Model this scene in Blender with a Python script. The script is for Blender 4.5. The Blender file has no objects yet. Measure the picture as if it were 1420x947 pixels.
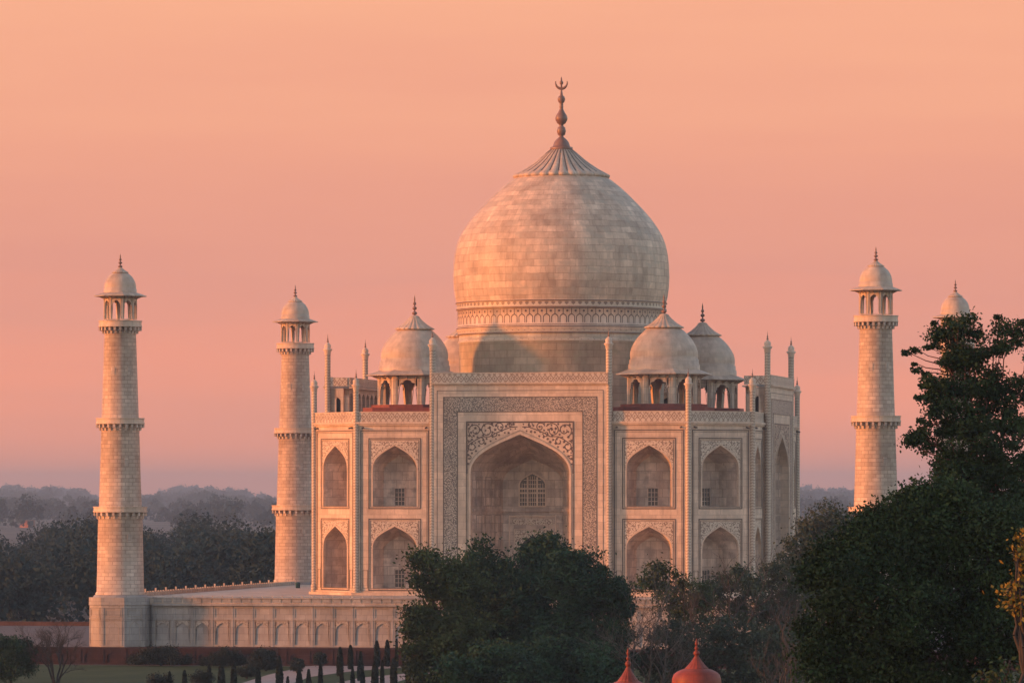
import bpy, math, random
import numpy as np
from mathutils import Vector, Matrix
PI = math.pi
SC = bpy.context.scene

# ------------------------------------------------------------------ camera, sky, sun, exposure
CAM = (118.58, -653.19, 12.33)
YAW, FPX, PX0, PY0 = 0.1894, 6978.88, 710.0, 686.86
cam = bpy.data.cameras.new('camera')
cam.lens = FPX / 1420 * 36.0
cam.sensor_width = 36.0
cam.shift_y = (PY0 - 473.5) / 1420
cam.clip_start, cam.clip_end = 1.0, 30000.0
cam_o = bpy.data.objects.new('camera', cam)
SC.collection.objects.link(cam_o)
cam_o.location = CAM
cam_o.rotation_euler = (PI / 2, 0, YAW)
SC.camera = cam_o

SUN_EL = math.radians(5.6)
SUN_AZ = math.atan2(-0.916, -0.402)            # clockwise from +Y: the sun stands low on the left, a little in front
sun_dir = Vector((math.sin(SUN_AZ) * math.cos(SUN_EL), math.cos(SUN_AZ) * math.cos(SUN_EL), math.sin(SUN_EL)))
sl = bpy.data.lights.new('sun', 'SUN')
sl.energy = 5.0
sl.color = (1.0, 0.265, 0.035)
sl.angle = math.radians(5.0)
sun_o = bpy.data.objects.new('sun', sl)
SC.collection.objects.link(sun_o)
sun_o.rotation_euler = sun_dir.to_track_quat('Z', 'Y').to_euler()

SC.view_settings.view_transform = 'Standard'
SC.view_settings.look = 'None'
SC.view_settings.exposure = 0.2
SC.view_settings.gamma = 1.0
SC.cycles.use_denoising = True
SC.cycles.max_bounces = 5
SC.cycles.volume_bounces = 0


def s2l(c):
    return tuple(((v / 255) / 12.92 if v / 255 <= 0.04045 else ((v / 255 + 0.055) / 1.055) ** 2.4) for v in c)


class NT:
    """small node-tree writer"""
    def __init__(self, tree):
        self.t = tree
        tree.nodes.clear()

    def n(self, typ, **kw):
        nd = self.t.nodes.new(typ)
        for k, v in kw.items():
            if k.startswith('i_'):
                nd.inputs[int(k[2:])].default_value = v
            else:
                setattr(nd, k, v)
        return nd

    def l(self, a, b):
        self.t.links.new(a, b)

    def m(self, op, a, b=None, c=None, clamp=False):
        nd = self.t.nodes.new('ShaderNodeMath')
        nd.operation = op
        nd.use_clamp = clamp
        for i, x in enumerate((a, b, c)):
            if x is None:
                continue
            if isinstance(x, (int, float)):
                nd.inputs[i].default_value = x
            else:
                self.l(x, nd.inputs[i])
        return nd.outputs[0]

    def ramp(self, fac, stops, interp='LINEAR'):
        nd = self.t.nodes.new('ShaderNodeValToRGB')
        nd.color_ramp.interpolation = interp
        e = nd.color_ramp.elements
        while len(e) < len(stops):
            e.new(0.5)
        for k, (p, c) in enumerate(stops):
            e[k].position = p
            e[k].color = (c, c, c, 1) if isinstance(c, (int, float)) else tuple(c) + (1,)
        if fac is not None:
            self.l(fac, nd.inputs[0])
        return nd.outputs[0]

    def mix(self, fac, a, b, blend='MIX'):
        nd = self.t.nodes.new('ShaderNodeMix')
        nd.data_type = 'RGBA'
        nd.blend_type = blend
        for s, x in ((0, fac), (6, a), (7, b)):
            if isinstance(x, (int, float)):
                nd.inputs[s].default_value = x
            elif isinstance(x, tuple):
                nd.inputs[s].default_value = x + (1,) if len(x) == 3 else x
            else:
                self.l(x, nd.inputs[s])
        return nd.outputs[2]


world = bpy.data.worlds.new('World')
SC.world = world
world.use_nodes = True
w = NT(world.node_tree)
sky = w.n('ShaderNodeTexSky', sky_type='NISHITA', sun_disc=False)
sky.sun_elevation = SUN_EL
sky.sun_rotation = SUN_AZ
sky.dust_density = 2.0
sky.ozone_density = 1.0
tc = w.n('ShaderNodeTexCoord')
sep = w.n('ShaderNodeSeparateXYZ')
w.l(tc.outputs['Generated'], sep.inputs[0])
el = sep.outputs[2]
# dusk glow of the low sky (the part the camera looks into); above it the Sky Texture takes over
mp = w.n('ShaderNodeMapping')
mp.inputs['Scale'].default_value = (7, 7, 60)
w.l(tc.outputs['Generated'], mp.inputs[0])
nz = w.n('ShaderNodeTexNoise', i_2=1.0, i_3=3.0)
w.l(mp.outputs[0], nz.inputs[0])
elw = w.m('ADD', w.m('MULTIPLY', el, 5.0), w.m('MULTIPLY_ADD', nz.outputs[0], 0.26, -0.13))
glow = w.ramp(elw, [(0.0, (1.0, 0.335, 0.20)), (0.06, (0.92, 0.32, 0.20)), (0.20, s2l((224, 150, 130))),
                    (0.36, s2l((235, 160, 132))), (0.50, s2l((244, 172, 137))), (0.75, s2l((240, 182, 150))),
                    (1.0, s2l((224, 186, 172)))])
glow = w.mix(1.0, glow, (10.0, 10.0, 10.0), 'MULTIPLY')
tint = w.mix(1.0, sky.outputs[0], (6.6, 5.75, 5.9), 'MULTIPLY')
up = w.m('SMOOTH_MIN', w.m('MULTIPLY', w.m('SUBTRACT', el, 0.12), 4.0, clamp=True), 1.0, 0.2)
# the glow fills the half of the sky towards the sunset; the half behind the viewer is plain evening sky
ga = w.m('ADD', w.m('MULTIPLY', sep.outputs[0], -0.887), w.m('MULTIPLY', sep.outputs[1], 0.46))
gw = w.m('MAXIMUM', w.m('MULTIPLY_ADD', ga, 2.0, 0.6, clamp=True), 0.12)
skyc = w.mix(w.m('MAXIMUM', up, w.m('SUBTRACT', 1.0, gw)), glow, tint)
dim = w.m('MULTIPLY_ADD', w.m('MAXIMUM', el, 0.0), -0.5, 1.0)      # darker towards the zenith
vm = w.n('ShaderNodeVectorMath', operation='SCALE')
w.l(skyc, vm.inputs[0])
w.l(dim, vm.inputs[3])
skyc = vm.outputs[0]
bg = w.n('ShaderNodeBackground', i_1=0.1)
w.l(skyc, bg.inputs[0])
wo = w.n('ShaderNodeOutputWorld')
w.l(bg.outputs[0], wo.inputs[0])


# ------------------------------------------------------------------ where a pixel of the 1420 px wide view lies
_d = (-math.sin(YAW), math.cos(YAW))
_r = (math.cos(YAW), math.sin(YAW))


def at(u, v, dep):
    k = (u - PX0) / FPX
    return Vector((CAM[0] + dep * (_d[0] + k * _r[0]), CAM[1] + dep * (_d[1] + k * _r[1]), CAM[2] - dep * (v - PY0) / FPX))


def on_ground(u, v, z):
    return at(u, v, (CAM[2] - z) * FPX / (v - PY0))


GZ = -8.5          # garden level;  0 = foot of the mausoleum
TZ = -6.4          # sandstone terrace
DZ = -0.35         # marble deck

# ------------------------------------------------------------------ materials
MATS = {}


def principled(name, rough=0.6):
    m = bpy.data.materials.new(name)
    m.use_nodes = True
    t = NT(m.node_tree)
    o = t.n('ShaderNodeOutputMaterial')
    b = t.n('ShaderNodeBsdfPrincipled')
    b.inputs['Roughness'].default_value = rough
    t.l(b.outputs[0], o.inputs[0])
    MATS[name] = m
    return m, t, b


def uv_metres(t, shift=True):
    uv = t.n('ShaderNodeUVMap')
    if not shift:
        return uv.outputs[0]
    oi = t.n('ShaderNodeObjectInfo')
    cmb = t.n('ShaderNodeCombineXYZ')
    t.l(t.m('FLOOR', t.m('MULTIPLY', oi.outputs['Random'], 40.0)), cmb.inputs[0])
    t.l(t.m('FLOOR', t.m('MULTIPLY', oi.outputs['Random'], 977.0)), cmb.inputs[1])
    v = t.n('ShaderNodeVectorMath', operation='MULTIPLY_ADD')
    t.l(cmb.outputs[0], v.inputs[0])
    v.inputs[1].default_value = (14.4, 0.0, 0)
    t.l(uv.outputs[0], v.inputs[2])
    return v.outputs[0]


def world_noise(t, scale, detail=4, zs=1.0, rough=0.6):
    g = t.n('ShaderNodeNewGeometry')
    mp = t.n('ShaderNodeMapping')
    mp.inputs['Scale'].default_value = (1, 1, zs)
    t.l(g.outputs['Position'], mp.inputs[0])
    nz = t.n('ShaderNodeTexNoise', i_2=scale, i_3=detail, i_4=rough)
    t.l(mp.outputs[0], nz.inputs[0])
    return nz.outputs[0]


def stone(name, c1, c2, mort, bw, bh, ms=0.03, rough=0.55, stain=(0.72, 1.12), stain_scale=0.25, bias=0.0, blot=None, bump=0.0, warp=0.0, streak=False):
    m, t, b = principled(name, rough)
    b.inputs['Specular IOR Level'].default_value = 0.08 if name in ('terrace_paving', 'deck_marble', 'red_sandstone') else 0.3
    br = t.n('ShaderNodeTexBrick', offset=0.5)
    uvv = uv_metres(t)
    if warp:
        wn_ = t.n('ShaderNodeTexNoise', i_2=0.9, i_3=2.0)
        t.l(uvv, wn_.inputs[0])
        va = t.n('ShaderNodeVectorMath', operation='MULTIPLY_ADD')
        t.l(wn_.outputs[1], va.inputs[0])
        va.inputs[1].default_value = (warp * 2, warp, 0)
        t.l(uvv, va.inputs[2])
        uvv = va.outputs[0]
    t.l(uvv, br.inputs[0])
    for k, c in ((1, c1), (2, c2), (3, mort)):
        br.inputs[k].default_value = tuple(c) + (1,)
    br.inputs[4].default_value = 1.0
    br.inputs[5].default_value = ms
    br.inputs[6].default_value = 0.15
    br.inputs[7].default_value = bias
    br.inputs[8].default_value = bw
    br.inputs[9].default_value = bh
    n1 = world_noise(t, stain_scale, 6, 0.55, 0.65)
    col0 = br.outputs[0]
    if warp:                                   # blocks of uneven length: a second bond with the same courses
        b2 = t.n('ShaderNodeTexBrick', offset=0.37)
        t.l(uvv, b2.inputs[0])
        for k, c in ((1, 1.12), (2, 0.75), (3, 0.78)):
            b2.inputs[k].default_value = (c, c, c, 1)
        b2.inputs[4].default_value = 1.0
        b2.inputs[5].default_value = 0.035
        b2.inputs[6].default_value = 0.3
        b2.inputs[7].default_value = -0.25
        b2.inputs[8].default_value = bw * 1.43
        b2.inputs[9].default_value = bh
        col0 = t.mix(1.0, col0, b2.outputs[0], 'MULTIPLY')
    st = t.ramp(n1, [(0.3, stain[0]), (0.7, stain[1])])
    col = t.mix(1.0, col0, st, 'MULTIPLY')
    n2 = world_noise(t, 1.7, 4, 0.35)
    col = t.mix(1.0, col, t.ramp(n2, [(0.3, 0.84), (0.65, 1.08)]), 'MULTIPLY')
    if streak:
        sm_ = t.n('ShaderNodeMapping')
        sm_.inputs['Scale'].default_value = (1.0, 0.10, 1)
        t.l(uv_metres(t), sm_.inputs[0])
        sn_ = t.n('ShaderNodeTexNoise', i_2=0.8, i_3=5.0, i_4=0.65)
        t.l(sm_.outputs[0], sn_.inputs[0])
        col = t.mix(1.0, col, t.ramp(sn_.outputs[0], [(0.3, 0.88), (0.6, 1.04)]), 'MULTIPLY')
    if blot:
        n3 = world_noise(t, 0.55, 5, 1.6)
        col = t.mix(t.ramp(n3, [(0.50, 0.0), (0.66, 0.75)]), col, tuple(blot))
    t.l(col, b.inputs['Base Color'])
    if bump:
        bp = t.n('ShaderNodeBump', i_0=bump, i_1=0.05)
        t.l(n2, bp.inputs['Height'])
        t.l(bp.outputs[0], b.inputs['Normal'])
    return m


stone('wall_marble', (0.672, 0.522, 0.409), (0.553, 0.422, 0.329), (0.435, 0.326, 0.258), 1.8, 0.9, 0.03, blot=(0.46, 0.37, 0.30))
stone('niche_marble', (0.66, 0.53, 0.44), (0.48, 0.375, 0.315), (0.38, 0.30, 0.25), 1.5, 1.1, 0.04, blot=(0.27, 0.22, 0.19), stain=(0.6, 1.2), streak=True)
stone('trim_marble', (0.633, 0.490, 0.386), (0.563, 0.431, 0.337), (0.454, 0.363, 0.293), 1.8, 5.0, 0.03)
stone('dome_marble', (0.622, 0.477, 0.364), (0.484, 0.363, 0.275), (0.435, 0.322, 0.248), 1.95, 0.92, 0.035, bias=-0.1, warp=0.26, streak=True, blot=(0.40, 0.335, 0.27), stain=(0.66, 1.12), stain_scale=0.35, bump=0.3)
stone('cap_marble', (0.55, 0.425, 0.33), (0.46, 0.355, 0.275), (0.38, 0.29, 0.225), 0.8, 3.0, 0.03)
stone('small_dome_marble', (0.553, 0.431, 0.341), (0.445, 0.340, 0.270), (0.445, 0.350, 0.279), 1.4, 0.7, 0.03, blot=(0.42, 0.35, 0.28), stain_scale=0.5)
stone('drum_marble', (0.52, 0.44, 0.345), (0.42, 0.355, 0.275), (0.34, 0.28, 0.22), 1.95, 0.92, 0.04, blot=(0.35, 0.33, 0.25))
stone('minaret_marble', (0.633, 0.499, 0.409), (0.445, 0.340, 0.275), (0.336, 0.249, 0.204), 0.98, 0.47, 0.04, stain=(0.68, 1.12), streak=True, blot=(0.42, 0.34, 0.28))
stone('plinth_marble', (0.40, 0.375, 0.36), (0.31, 0.29, 0.28), (0.24, 0.22, 0.21), 1.3, 0.8, 0.03, blot=(0.30, 0.275, 0.26), stain=(0.62, 1.1))  # weathered marble, its colour also greyed and darkened in place of missing shade
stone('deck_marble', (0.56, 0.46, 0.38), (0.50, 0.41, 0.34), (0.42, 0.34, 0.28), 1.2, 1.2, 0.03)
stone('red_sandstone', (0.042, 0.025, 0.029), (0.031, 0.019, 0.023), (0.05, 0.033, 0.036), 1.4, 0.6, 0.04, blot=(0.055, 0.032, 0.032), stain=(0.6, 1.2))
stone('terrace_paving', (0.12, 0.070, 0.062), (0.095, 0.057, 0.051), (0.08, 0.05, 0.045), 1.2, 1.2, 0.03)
stone('red_dome_plaster', (0.29, 0.055, 0.032), (0.24, 0.048, 0.030), (0.19, 0.040, 0.027), 0.8, 0.35, 0.012, blot=(0.17, 0.04, 0.03), stain=(0.5, 1.15), stain_scale=0.9)
stone('roof_sandstone', (0.22, 0.055, 0.045), (0.18, 0.046, 0.038), (0.14, 0.038, 0.032), 1.6, 0.6, 0.03)


def plain(name, c, rough=0.7, var=0.25, scale=1.5):
    m, t, b = principled(name, rough)
    n1 = world_noise(t, scale, 4)
    t.l(t.mix(1.0, tuple(c), t.ramp(n1, [(0.3, 1 - var), (0.7, 1 + var * 0.5)]), 'MULTIPLY'), b.inputs['Base Color'])
    return m


plain('inlay_stone', (0.115, 0.085, 0.07), 0.5)
plain('faint_inlay', (0.31, 0.26, 0.215), 0.5)
plain('vine_inlay', (0.10, 0.062, 0.052), 0.5)
plain('finial_bronze', (0.20, 0.105, 0.075), 0.45)
plain('dark_opening', (0.035, 0.03, 0.03), 0.8)
plain('window_pane', (0.07, 0.055, 0.05), 0.35)
plain('bin_plastic', (0.015, 0.07, 0.075), 0.4)
plain('bark', (0.036, 0.031, 0.029), 0.9, 0.4)
plain('pale_bark', (0.046, 0.041, 0.038), 0.9, 0.4)
plain('ash_bark', (0.10, 0.082, 0.072), 0.9, 0.4)
plain('red_bark', (0.20, 0.075, 0.06), 0.9, 0.4)
plain('house_plaster', (0.30, 0.14, 0.10), 0.9)


def pattern(name, base, dark, kind, rough=0.5):
    m, t, b = principled(name, rough)
    uv = t.n('ShaderNodeUVMap').outputs[0]
    sp = t.n('ShaderNodeSeparateXYZ')
    t.l(uv, sp.inputs[0])
    u, v = sp.outputs[0], sp.outputs[1]
    if kind == 'vines':
        n0 = t.n('ShaderNodeTexNoise', i_2=2.3, i_3=1.0)
        t.l(uv, n0.inputs[0])
        line = t.m('LESS_THAN', t.m('ABSOLUTE', t.m('SUBTRACT', n0.outputs[0], 0.5)), 0.032)
        vo = t.n('ShaderNodeTexVoronoi', i_2=3.7)
        t.l(uv, vo.inputs[0])
        dot = t.m('LESS_THAN', vo.outputs[0], 0.33)
        f = t.m('MAXIMUM', line, dot)
    elif kind == 'script':
        mp = t.n('ShaderNodeMapping')
        mp.inputs['Scale'].default_value = (1.0, 1.25, 1)
        t.l(uv, mp.inputs[0])
        n0 = t.n('ShaderNodeTexNoise', i_2=5.2, i_3=2.0, i_8=0.6)
        t.l(mp.outputs[0], n0.inputs[0])
        vo = t.n('ShaderNodeTexVoronoi', i_2=4.8, feature='DISTANCE_TO_EDGE')
        t.l(mp.outputs[0], vo.inputs[0])
        f = t.m('MAXIMUM', t.m('GREATER_THAN', n0.outputs[0], 0.54), t.m('LESS_THAN', vo.outputs[0], 0.085))
    elif kind == 'frieze':
        def zig(x, per):
            return t.m('ABSOLUTE', t.m('SUBTRACT', t.m('FRACT', t.m('MULTIPLY', x, 1 / per)), 0.5))
        a = t.m('ADD', zig(u, 0.72), zig(v, 0.95))
        ring = t.m('LESS_THAN', t.m('ABSOLUTE', t.m('SUBTRACT', a, 0.5)), 0.11)
        core = t.m('LESS_THAN', a, 0.2)
        n0 = t.n('ShaderNodeTexNoise', i_2=3.5, i_3=1.0)
        t.l(uv, n0.inputs[0])
        f = t.m('MAXIMUM', t.m('MAXIMUM', ring, core), t.m('GREATER_THAN', n0.outputs[0], 0.6))
    elif kind == 'chevron':
        z = t.m('ABSOLUTE', t.m('SUBTRACT', t.m('FRACT', t.m('MULTIPLY', u, 1.6)), 0.5))
        f = t.m('GREATER_THAN', t.m('FRACT', t.m('ADD', t.m('MULTIPLY', v, 2.7), t.m('MULTIPLY', z, 0.6))), 0.58)
    elif kind == 'dots':
        a = t.m('ABSOLUTE', t.m('SUBTRACT', t.m('FRACT', t.m('MULTIPLY', u, 1.15)), 0.5))
        c = t.m('ABSOLUTE', t.m('SUBTRACT', t.m('FRACT', t.m('MULTIPLY', v, 1.25)), 0.5))
        f = t.m('LESS_THAN', t.m('ADD', a, c), 0.36)
    n1 = world_noise(t, 0.4, 5, 0.6)
    col = t.mix(f, tuple(base), tuple(dark))
    col = t.mix(1.0, col, t.ramp(n1, [(0.3, 0.8), (0.7, 1.08)]), 'MULTIPLY')
    t.l(col, b.inputs['Base Color'])
    return m


pattern('spandrel_vines', (0.56, 0.47, 0.38), (0.21, 0.145, 0.115), 'vines')
pattern('plinth_carving', (0.37, 0.32, 0.28), (0.23, 0.19, 0.165), 'vines')
pattern('calligraphy', (0.52, 0.435, 0.355), (0.125, 0.10, 0.09), 'script')
pattern('parapet_frieze', (0.54, 0.46, 0.38), (0.29, 0.21, 0.165), 'frieze')
pattern('chevron_marble', (0.50, 0.41, 0.32), (0.30, 0.23, 0.18), 'chevron')
pattern('dotted_band', (0.48, 0.40, 0.32), (0.20, 0.14, 0.11), 'dots')


def foliage(name, c1, c2, rough=0.75, trans=0.15):
    m, t, b = principled(name, rough)
    at_ = t.n('ShaderNodeAttribute', attribute_name='tone')
    n1 = world_noise(t, 0.35, 3)
    f = t.m('ADD', t.m('MULTIPLY', at_.outputs['Fac'], 0.6), t.m('MULTIPLY_ADD', n1, 0.8, -0.2), clamp=True)
    col = t.mix(f, tuple(c1), tuple(c2))
    t.l(col, b.inputs['Base Color'])
    b.inputs['Specular IOR Level'].default_value = 0.15
    return m


foliage('dark_leaves', (0.005, 0.018, 0.012), (0.036, 0.084, 0.042))
foliage('olive_leaves', (0.016, 0.030, 0.014), (0.080, 0.105, 0.038))
foliage('grey_leaves', (0.022, 0.036, 0.026), (0.072, 0.092, 0.058))
foliage('near_leaves', (0.007, 0.019, 0.010), (0.042, 0.074, 0.028))
foliage('yellow_leaves', (0.085, 0.072, 0.016), (0.23, 0.17, 0.036))
foliage('cypress_leaves', (0.014, 0.024, 0.022), (0.026, 0.040, 0.032))
foliage('wood_leaves', (0.010, 0.026, 0.028), (0.020, 0.044, 0.044))
foliage('twig', (0.04, 0.036, 0.034), (0.06, 0.054, 0.05))


def ground_mat(name, c1, c2, scale):
    m, t, b = principled(name, 0.95)
    n1 = world_noise(t, scale, 6)
    t.l(t.mix(t.ramp(n1, [(0.35, 0.0), (0.65, 1.0)]), tuple(c1), tuple(c2)), b.inputs['Base Color'])
    b.inputs['Specular IOR Level'].default_value = 0.1
    return m


ground_mat('earth', (0.085, 0.080, 0.072), (0.16, 0.14, 0.125), 0.006)
ground_mat('grass', (0.028, 0.050, 0.022), (0.058, 0.075, 0.034), 0.18)
ground_mat('path_stone', (0.36, 0.29, 0.27), (0.29, 0.23, 0.22), 0.6)


# ------------------------------------------------------------------ mesh writer
class MB:
    def __init__(self):
        self.v, self.f, self.uv, self.mi, self.sm = [], [], [], [], []

    def add(self, pts, uv=None, mi=0, sm=False):
        k = len(self.v)
        self.v += [tuple(p) for p in pts]
        self.f.append(list(range(k, k + len(pts))))
        self.uv.append(uv)
        self.mi.append(mi)
        self.sm.append(sm)

    def box(self, x0, x1, y0, y1, z0, z1, mi=0):
        a = [(x0, y0, z0), (x1, y0, z0), (x1, y1, z0), (x0, y1, z0), (x0, y0, z1), (x1, y0, z1), (x1, y1, z1), (x0, y1, z1)]
        for q in ((3, 2, 1, 0), (4, 5, 6, 7), (0, 1, 5, 4), (1, 2, 6, 5), (2, 3, 7, 6), (3, 0, 4, 7)):
            self.add([a[i] for i in q], mi=mi)

    def prism(self, poly, z0, z1, mi=0, bottom=True):
        n = len(poly)
        for i in range(n):
            a, b = poly[i], poly[(i + 1) % n]
            self.add([(a[0], a[1], z0), (b[0], b[1], z0), (b[0], b[1], z1), (a[0], a[1], z1)], mi=mi)
        self.add([(p[0], p[1], z1) for p in poly], mi=mi)
        if bottom:
            self.add([(p[0], p[1], z0) for p in reversed(poly)], mi=mi)

    def lathe(self, prof, n=32, cx=0, cy=0, mi=0, sm=True, rot=0.0, uvr=None, mod=None):
        """prof = [(r, z)...]; u in metres round the widest radius"""
        R = uvr or max(p[0] for p in prof)
        k = len(self.v)
        for (r, z) in prof:
            for i in range(n):
                a = rot + 2 * PI * i / n
                rr = r * (mod(a, z) if mod else 1)
                self.v.append((cx + rr * math.cos(a), cy + rr * math.sin(a), z))
        s = [0.0]
        for i in range(1, len(prof)):
            s.append(s[-1] + math.hypot(prof[i][0] - prof[i - 1][0], prof[i][1] - prof[i - 1][1]))
        for j in range(len(prof) - 1):
            for i in range(n):
                i2 = (i + 1) % n
                self.f.append([k + j * n + i, k + j * n + i2, k + (j + 1) * n + i2, k + (j + 1) * n + i])
                u0, u1 = R * 2 * PI * i / n, R * 2 * PI * (i + 1) / n
                self.uv.append([(u0, s[j]), (u1, s[j]), (u1, s[j + 1]), (u0, s[j + 1])])
                self.mi.append(mi)
                self.sm.append(sm)
        return self

    def tube(self, p0, p1, r0, r1, n=5, mi=0, cap=False):
        p0, p1 = Vector(p0), Vector(p1)
        d = (p1 - p0)
        if d.length < 1e-6:
            return
        d.normalize()
        a = d.orthogonal().normalized()
        b = d.cross(a)
        k = len(self.v)
        for p, r in ((p0, r0), (p1, r1)):
            for i in range(n):
                t = 2 * PI * i / n
                self.v.append(tuple(p + a * (r * math.cos(t)) + b * (r * math.sin(t))))
        for i in range(n):
            i2 = (i + 1) % n
            self.f.append([k + i, k + i2, k + n + i2, k + n + i])
            self.uv.append(None)
            self.mi.append(mi)
            self.sm.append(True)

    def build(self, name, mats, parent=None, loc=(0, 0, 0), rz=0.0):
        me = bpy.data.meshes.new(name)
        me.from_pydata(self.v, [], self.f)
        uvl = me.uv_layers.new(name='UVMap')
        co = []
        for fi, f in enumerate(self.f):
            u = self.uv[fi]
            if u is None:
                p = [Vector(self.v[i]) for i in f]
                nr = Vector((0, 0, 0))
                for i in range(len(p)):
                    nr += p[i].cross(p[(i + 1) % len(p)])
                if nr.length < 1e-9:
                    nr = Vector((0, -1, 0))
                nr.normalize()
                if abs(nr.z) > 0.8:
                    u = [(q.x, q.y) for q in p]
                else:
                    tx, ty = -nr.y, nr.x
                    l = math.hypot(tx, ty)
                    if tx < -1e-6 or (abs(tx) < 1e-6 and ty < 0):
                        l = -l
                    tx, ty = tx / l, ty / l
                    u = [(q.x * tx + q.y * ty, q.z) for q in p]
            co += [c for q in u for c in q]
        uvl.data.foreach_set('uv', co)
        me.polygons.foreach_set('material_index', self.mi)
        me.polygons.foreach_set('use_smooth', self.sm)
        for m in ([mats] if isinstance(mats, str) else mats):
            me.materials.append(MATS[m])
        me.update()
        o = bpy.data.objects.new(name, me)
        SC.collection.objects.link(o)
        o.parent = parent
        o.location = loc
        o.rotation_euler = (0, 0, rz)
        return o


def tag(o, label=None, cat=None, group=None, kind=None):
    for k, v in (('label', label), ('category', cat), ('group', group), ('kind', kind)):
        if v:
            o[k] = v
    return o


def empty(name, loc=(0, 0, 0), rz=0.0):
    o = bpy.data.objects.new(name, None)
    SC.collection.objects.link(o)
    o.location = loc
    o.rotation_euler = (0, 0, rz)
    o.empty_display_size = 0.5
    return o


def copy_tree(o, parent=None):
    c = o.copy()
    SC.collection.objects.link(c)
    c.parent = parent
    for ch in [x for x in SC.objects if x.parent == o]:
        copy_tree(ch, c)
    return c


# ------------------------------------------------------------------ arches
def arch_pts(w, h, n=10, cusps=0, amp=0.0):
    """left spring (-w,0) over the apex (0,h) to (w,0); four-centred outline"""
    right = []
    for i in range(n + 1):
        t = i / n
        a, b, c, d = (1 - t) ** 3, 3 * t * (1 - t) ** 2, 3 * t * t * (1 - t), t ** 3
        x = a * w + b * w + c * 0.60 * w
        z = b * 0.48 * h + c * 0.68 * h + d * h
        if cusps:
            k = amp * (1 - abs(math.sin(cusps * PI * t)))
            x, z = x * (1 - k), z - 0.6 * k * h
        right.append((x, z))
    return [(-x, z) for x, z in right] + [(x, z) for x, z in reversed(right[:-1])]


def outline(cx, w, zb, zs, za, n=10, **kw):
    a = [(cx + x, zs + z) for x, z in arch_pts(w, za - zs, n, **kw)]
    return [(cx - w, zb)] + a + [(cx + w, zb)]


def arch_panel(mb, x0, x1, z0, z1, out, y=0.0, mi=0):
    """wall rectangle at depth y with one arched opening"""
    xl, xr, zb = out[0][0], out[-1][0], out[0][1]
    mb.add([(x0, y, z0), (xl, y, z0), (xl, y, z1), (x0, y, z1)], mi=mi)
    mb.add([(xr, y, z0), (x1, y, z0), (x1, y, z1), (xr, y, z1)], mi=mi)
    if zb > z0 + 1e-4:
        mb.add([(xl, y, z0), (xr, y, z0), (xr, y, zb), (xl, y, zb)], mi=mi)
    for a, b in zip(out[1:-2], out[2:-1]):
        mb.add([(a[0], y, a[1]), (b[0], y, b[1]), (b[0], y, z1), (a[0], y, z1)], mi=mi)


def reveal(mb, out, y0, y1, mi=0, sill=True):
    pts = out + ([out[0]] if sill else [])
    for a, b in zip(pts[:-1], pts[1:]):
        mb.add([(a[0], y0, a[1]), (b[0], y0, b[1]), (b[0], y1, b[1]), (a[0], y1, a[1])], mi=mi)


def spandrel_faces(mb, x0, x1, zs, z1, out, y, mi=0):
    for a, b in zip(out[1:-2], out[2:-1]):
        mb.add([(a[0], y, a[1]), (b[0], y, b[1]), (b[0], y, z1), (a[0], y, z1)], mi=mi)
    xl, xr = out[0][0], out[-1][0]
    mb.add([(x0, y, zs), (xl, y, zs), (xl, y, z1), (x0, y, z1)], mi=mi)
    mb.add([(xr, y, zs), (x1, y, zs), (x1, y, z1), (xr, y, z1)], mi=mi)


def ribbon(mb, pts, y, wd, mi=0):
    """flat strip of width wd along a polyline in the wall plane"""
    for a, b in zip(pts[:-1], pts[1:]):
        dx, dz = b[0] - a[0], b[1] - a[1]
        l = math.hypot(dx, dz) or 1
        nx, nz = -dz / l * wd / 2, dx / l * wd / 2
        mb.add([(a[0] - nx, y, a[1] - nz), (b[0] - nx, y, b[1] - nz), (b[0] + nx, y, b[1] + nz), (a[0] + nx, y, a[1] + nz)], mi=mi)


def rect_frame(mb, x0, x1, z0, z1, wd, y0, y1, mi=0, bottom=True):
    mb.box(x0, x0 + wd, y0, y1, z0, z1, mi)
    mb.box(x1 - wd, x1, y0, y1, z0, z1, mi)
    mb.box(x0 + wd, x1 - wd, y0, y1, z1 - wd, z1, mi)
    if bottom:
        mb.box(x0 + wd, x1 - wd, y0, y1, z0, z0 + wd, mi)


def niche(mb, cx, w, zb, zs, za, y0, depth, wb, drop, n=10, rings=6, mi=0):
    prev = None
    for k in range(rings + 1):
        s = k / rings
        ww = w + (wb - w) * s
        q = drop * s ** 1.7
        o = outline(cx, ww, zb, zs - q * 0.45, za - q, n)
        y = y0 + depth * s
        cur = [(p[0], y, p[1]) for p in o]
        if prev:
            for i in range(len(cur) - 1):
                mb.add([prev[i], prev[i + 1], cur[i + 1], cur[i]], mi=mi)
            mb.add([prev[0], prev[-1], cur[-1], cur[0]], mi=mi)
        prev = cur
    for a, b in zip(prev[1:-2], prev[2:-1]):
        mb.add([(a[0], a[1], zb), (b[0], b[1], zb), b, a], mi=mi)
    return prev


# ------------------------------------------------------------------ ground
def sheet(name, pts, z, mat):
    mb = MB()
    mb.add([(p[0], p[1], z) for p in pts])
    o = mb.build(name, mat)
    return tag(o, kind='structure')


sheet('ground', [(-12400, -860), (12400, -860), (12400, 12400), (-12400, 12400)], GZ, 'earth')
sheet('lawn', [(-170, -400), (-170, -55.5), (170, -55.5), (170, -400)], GZ + 0.02, 'grass')


def px_sheet(name, pxs, z, mat):
    return sheet(name, [on_ground(u, v, z)[:2] for u, v in pxs], z, mat)


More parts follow.
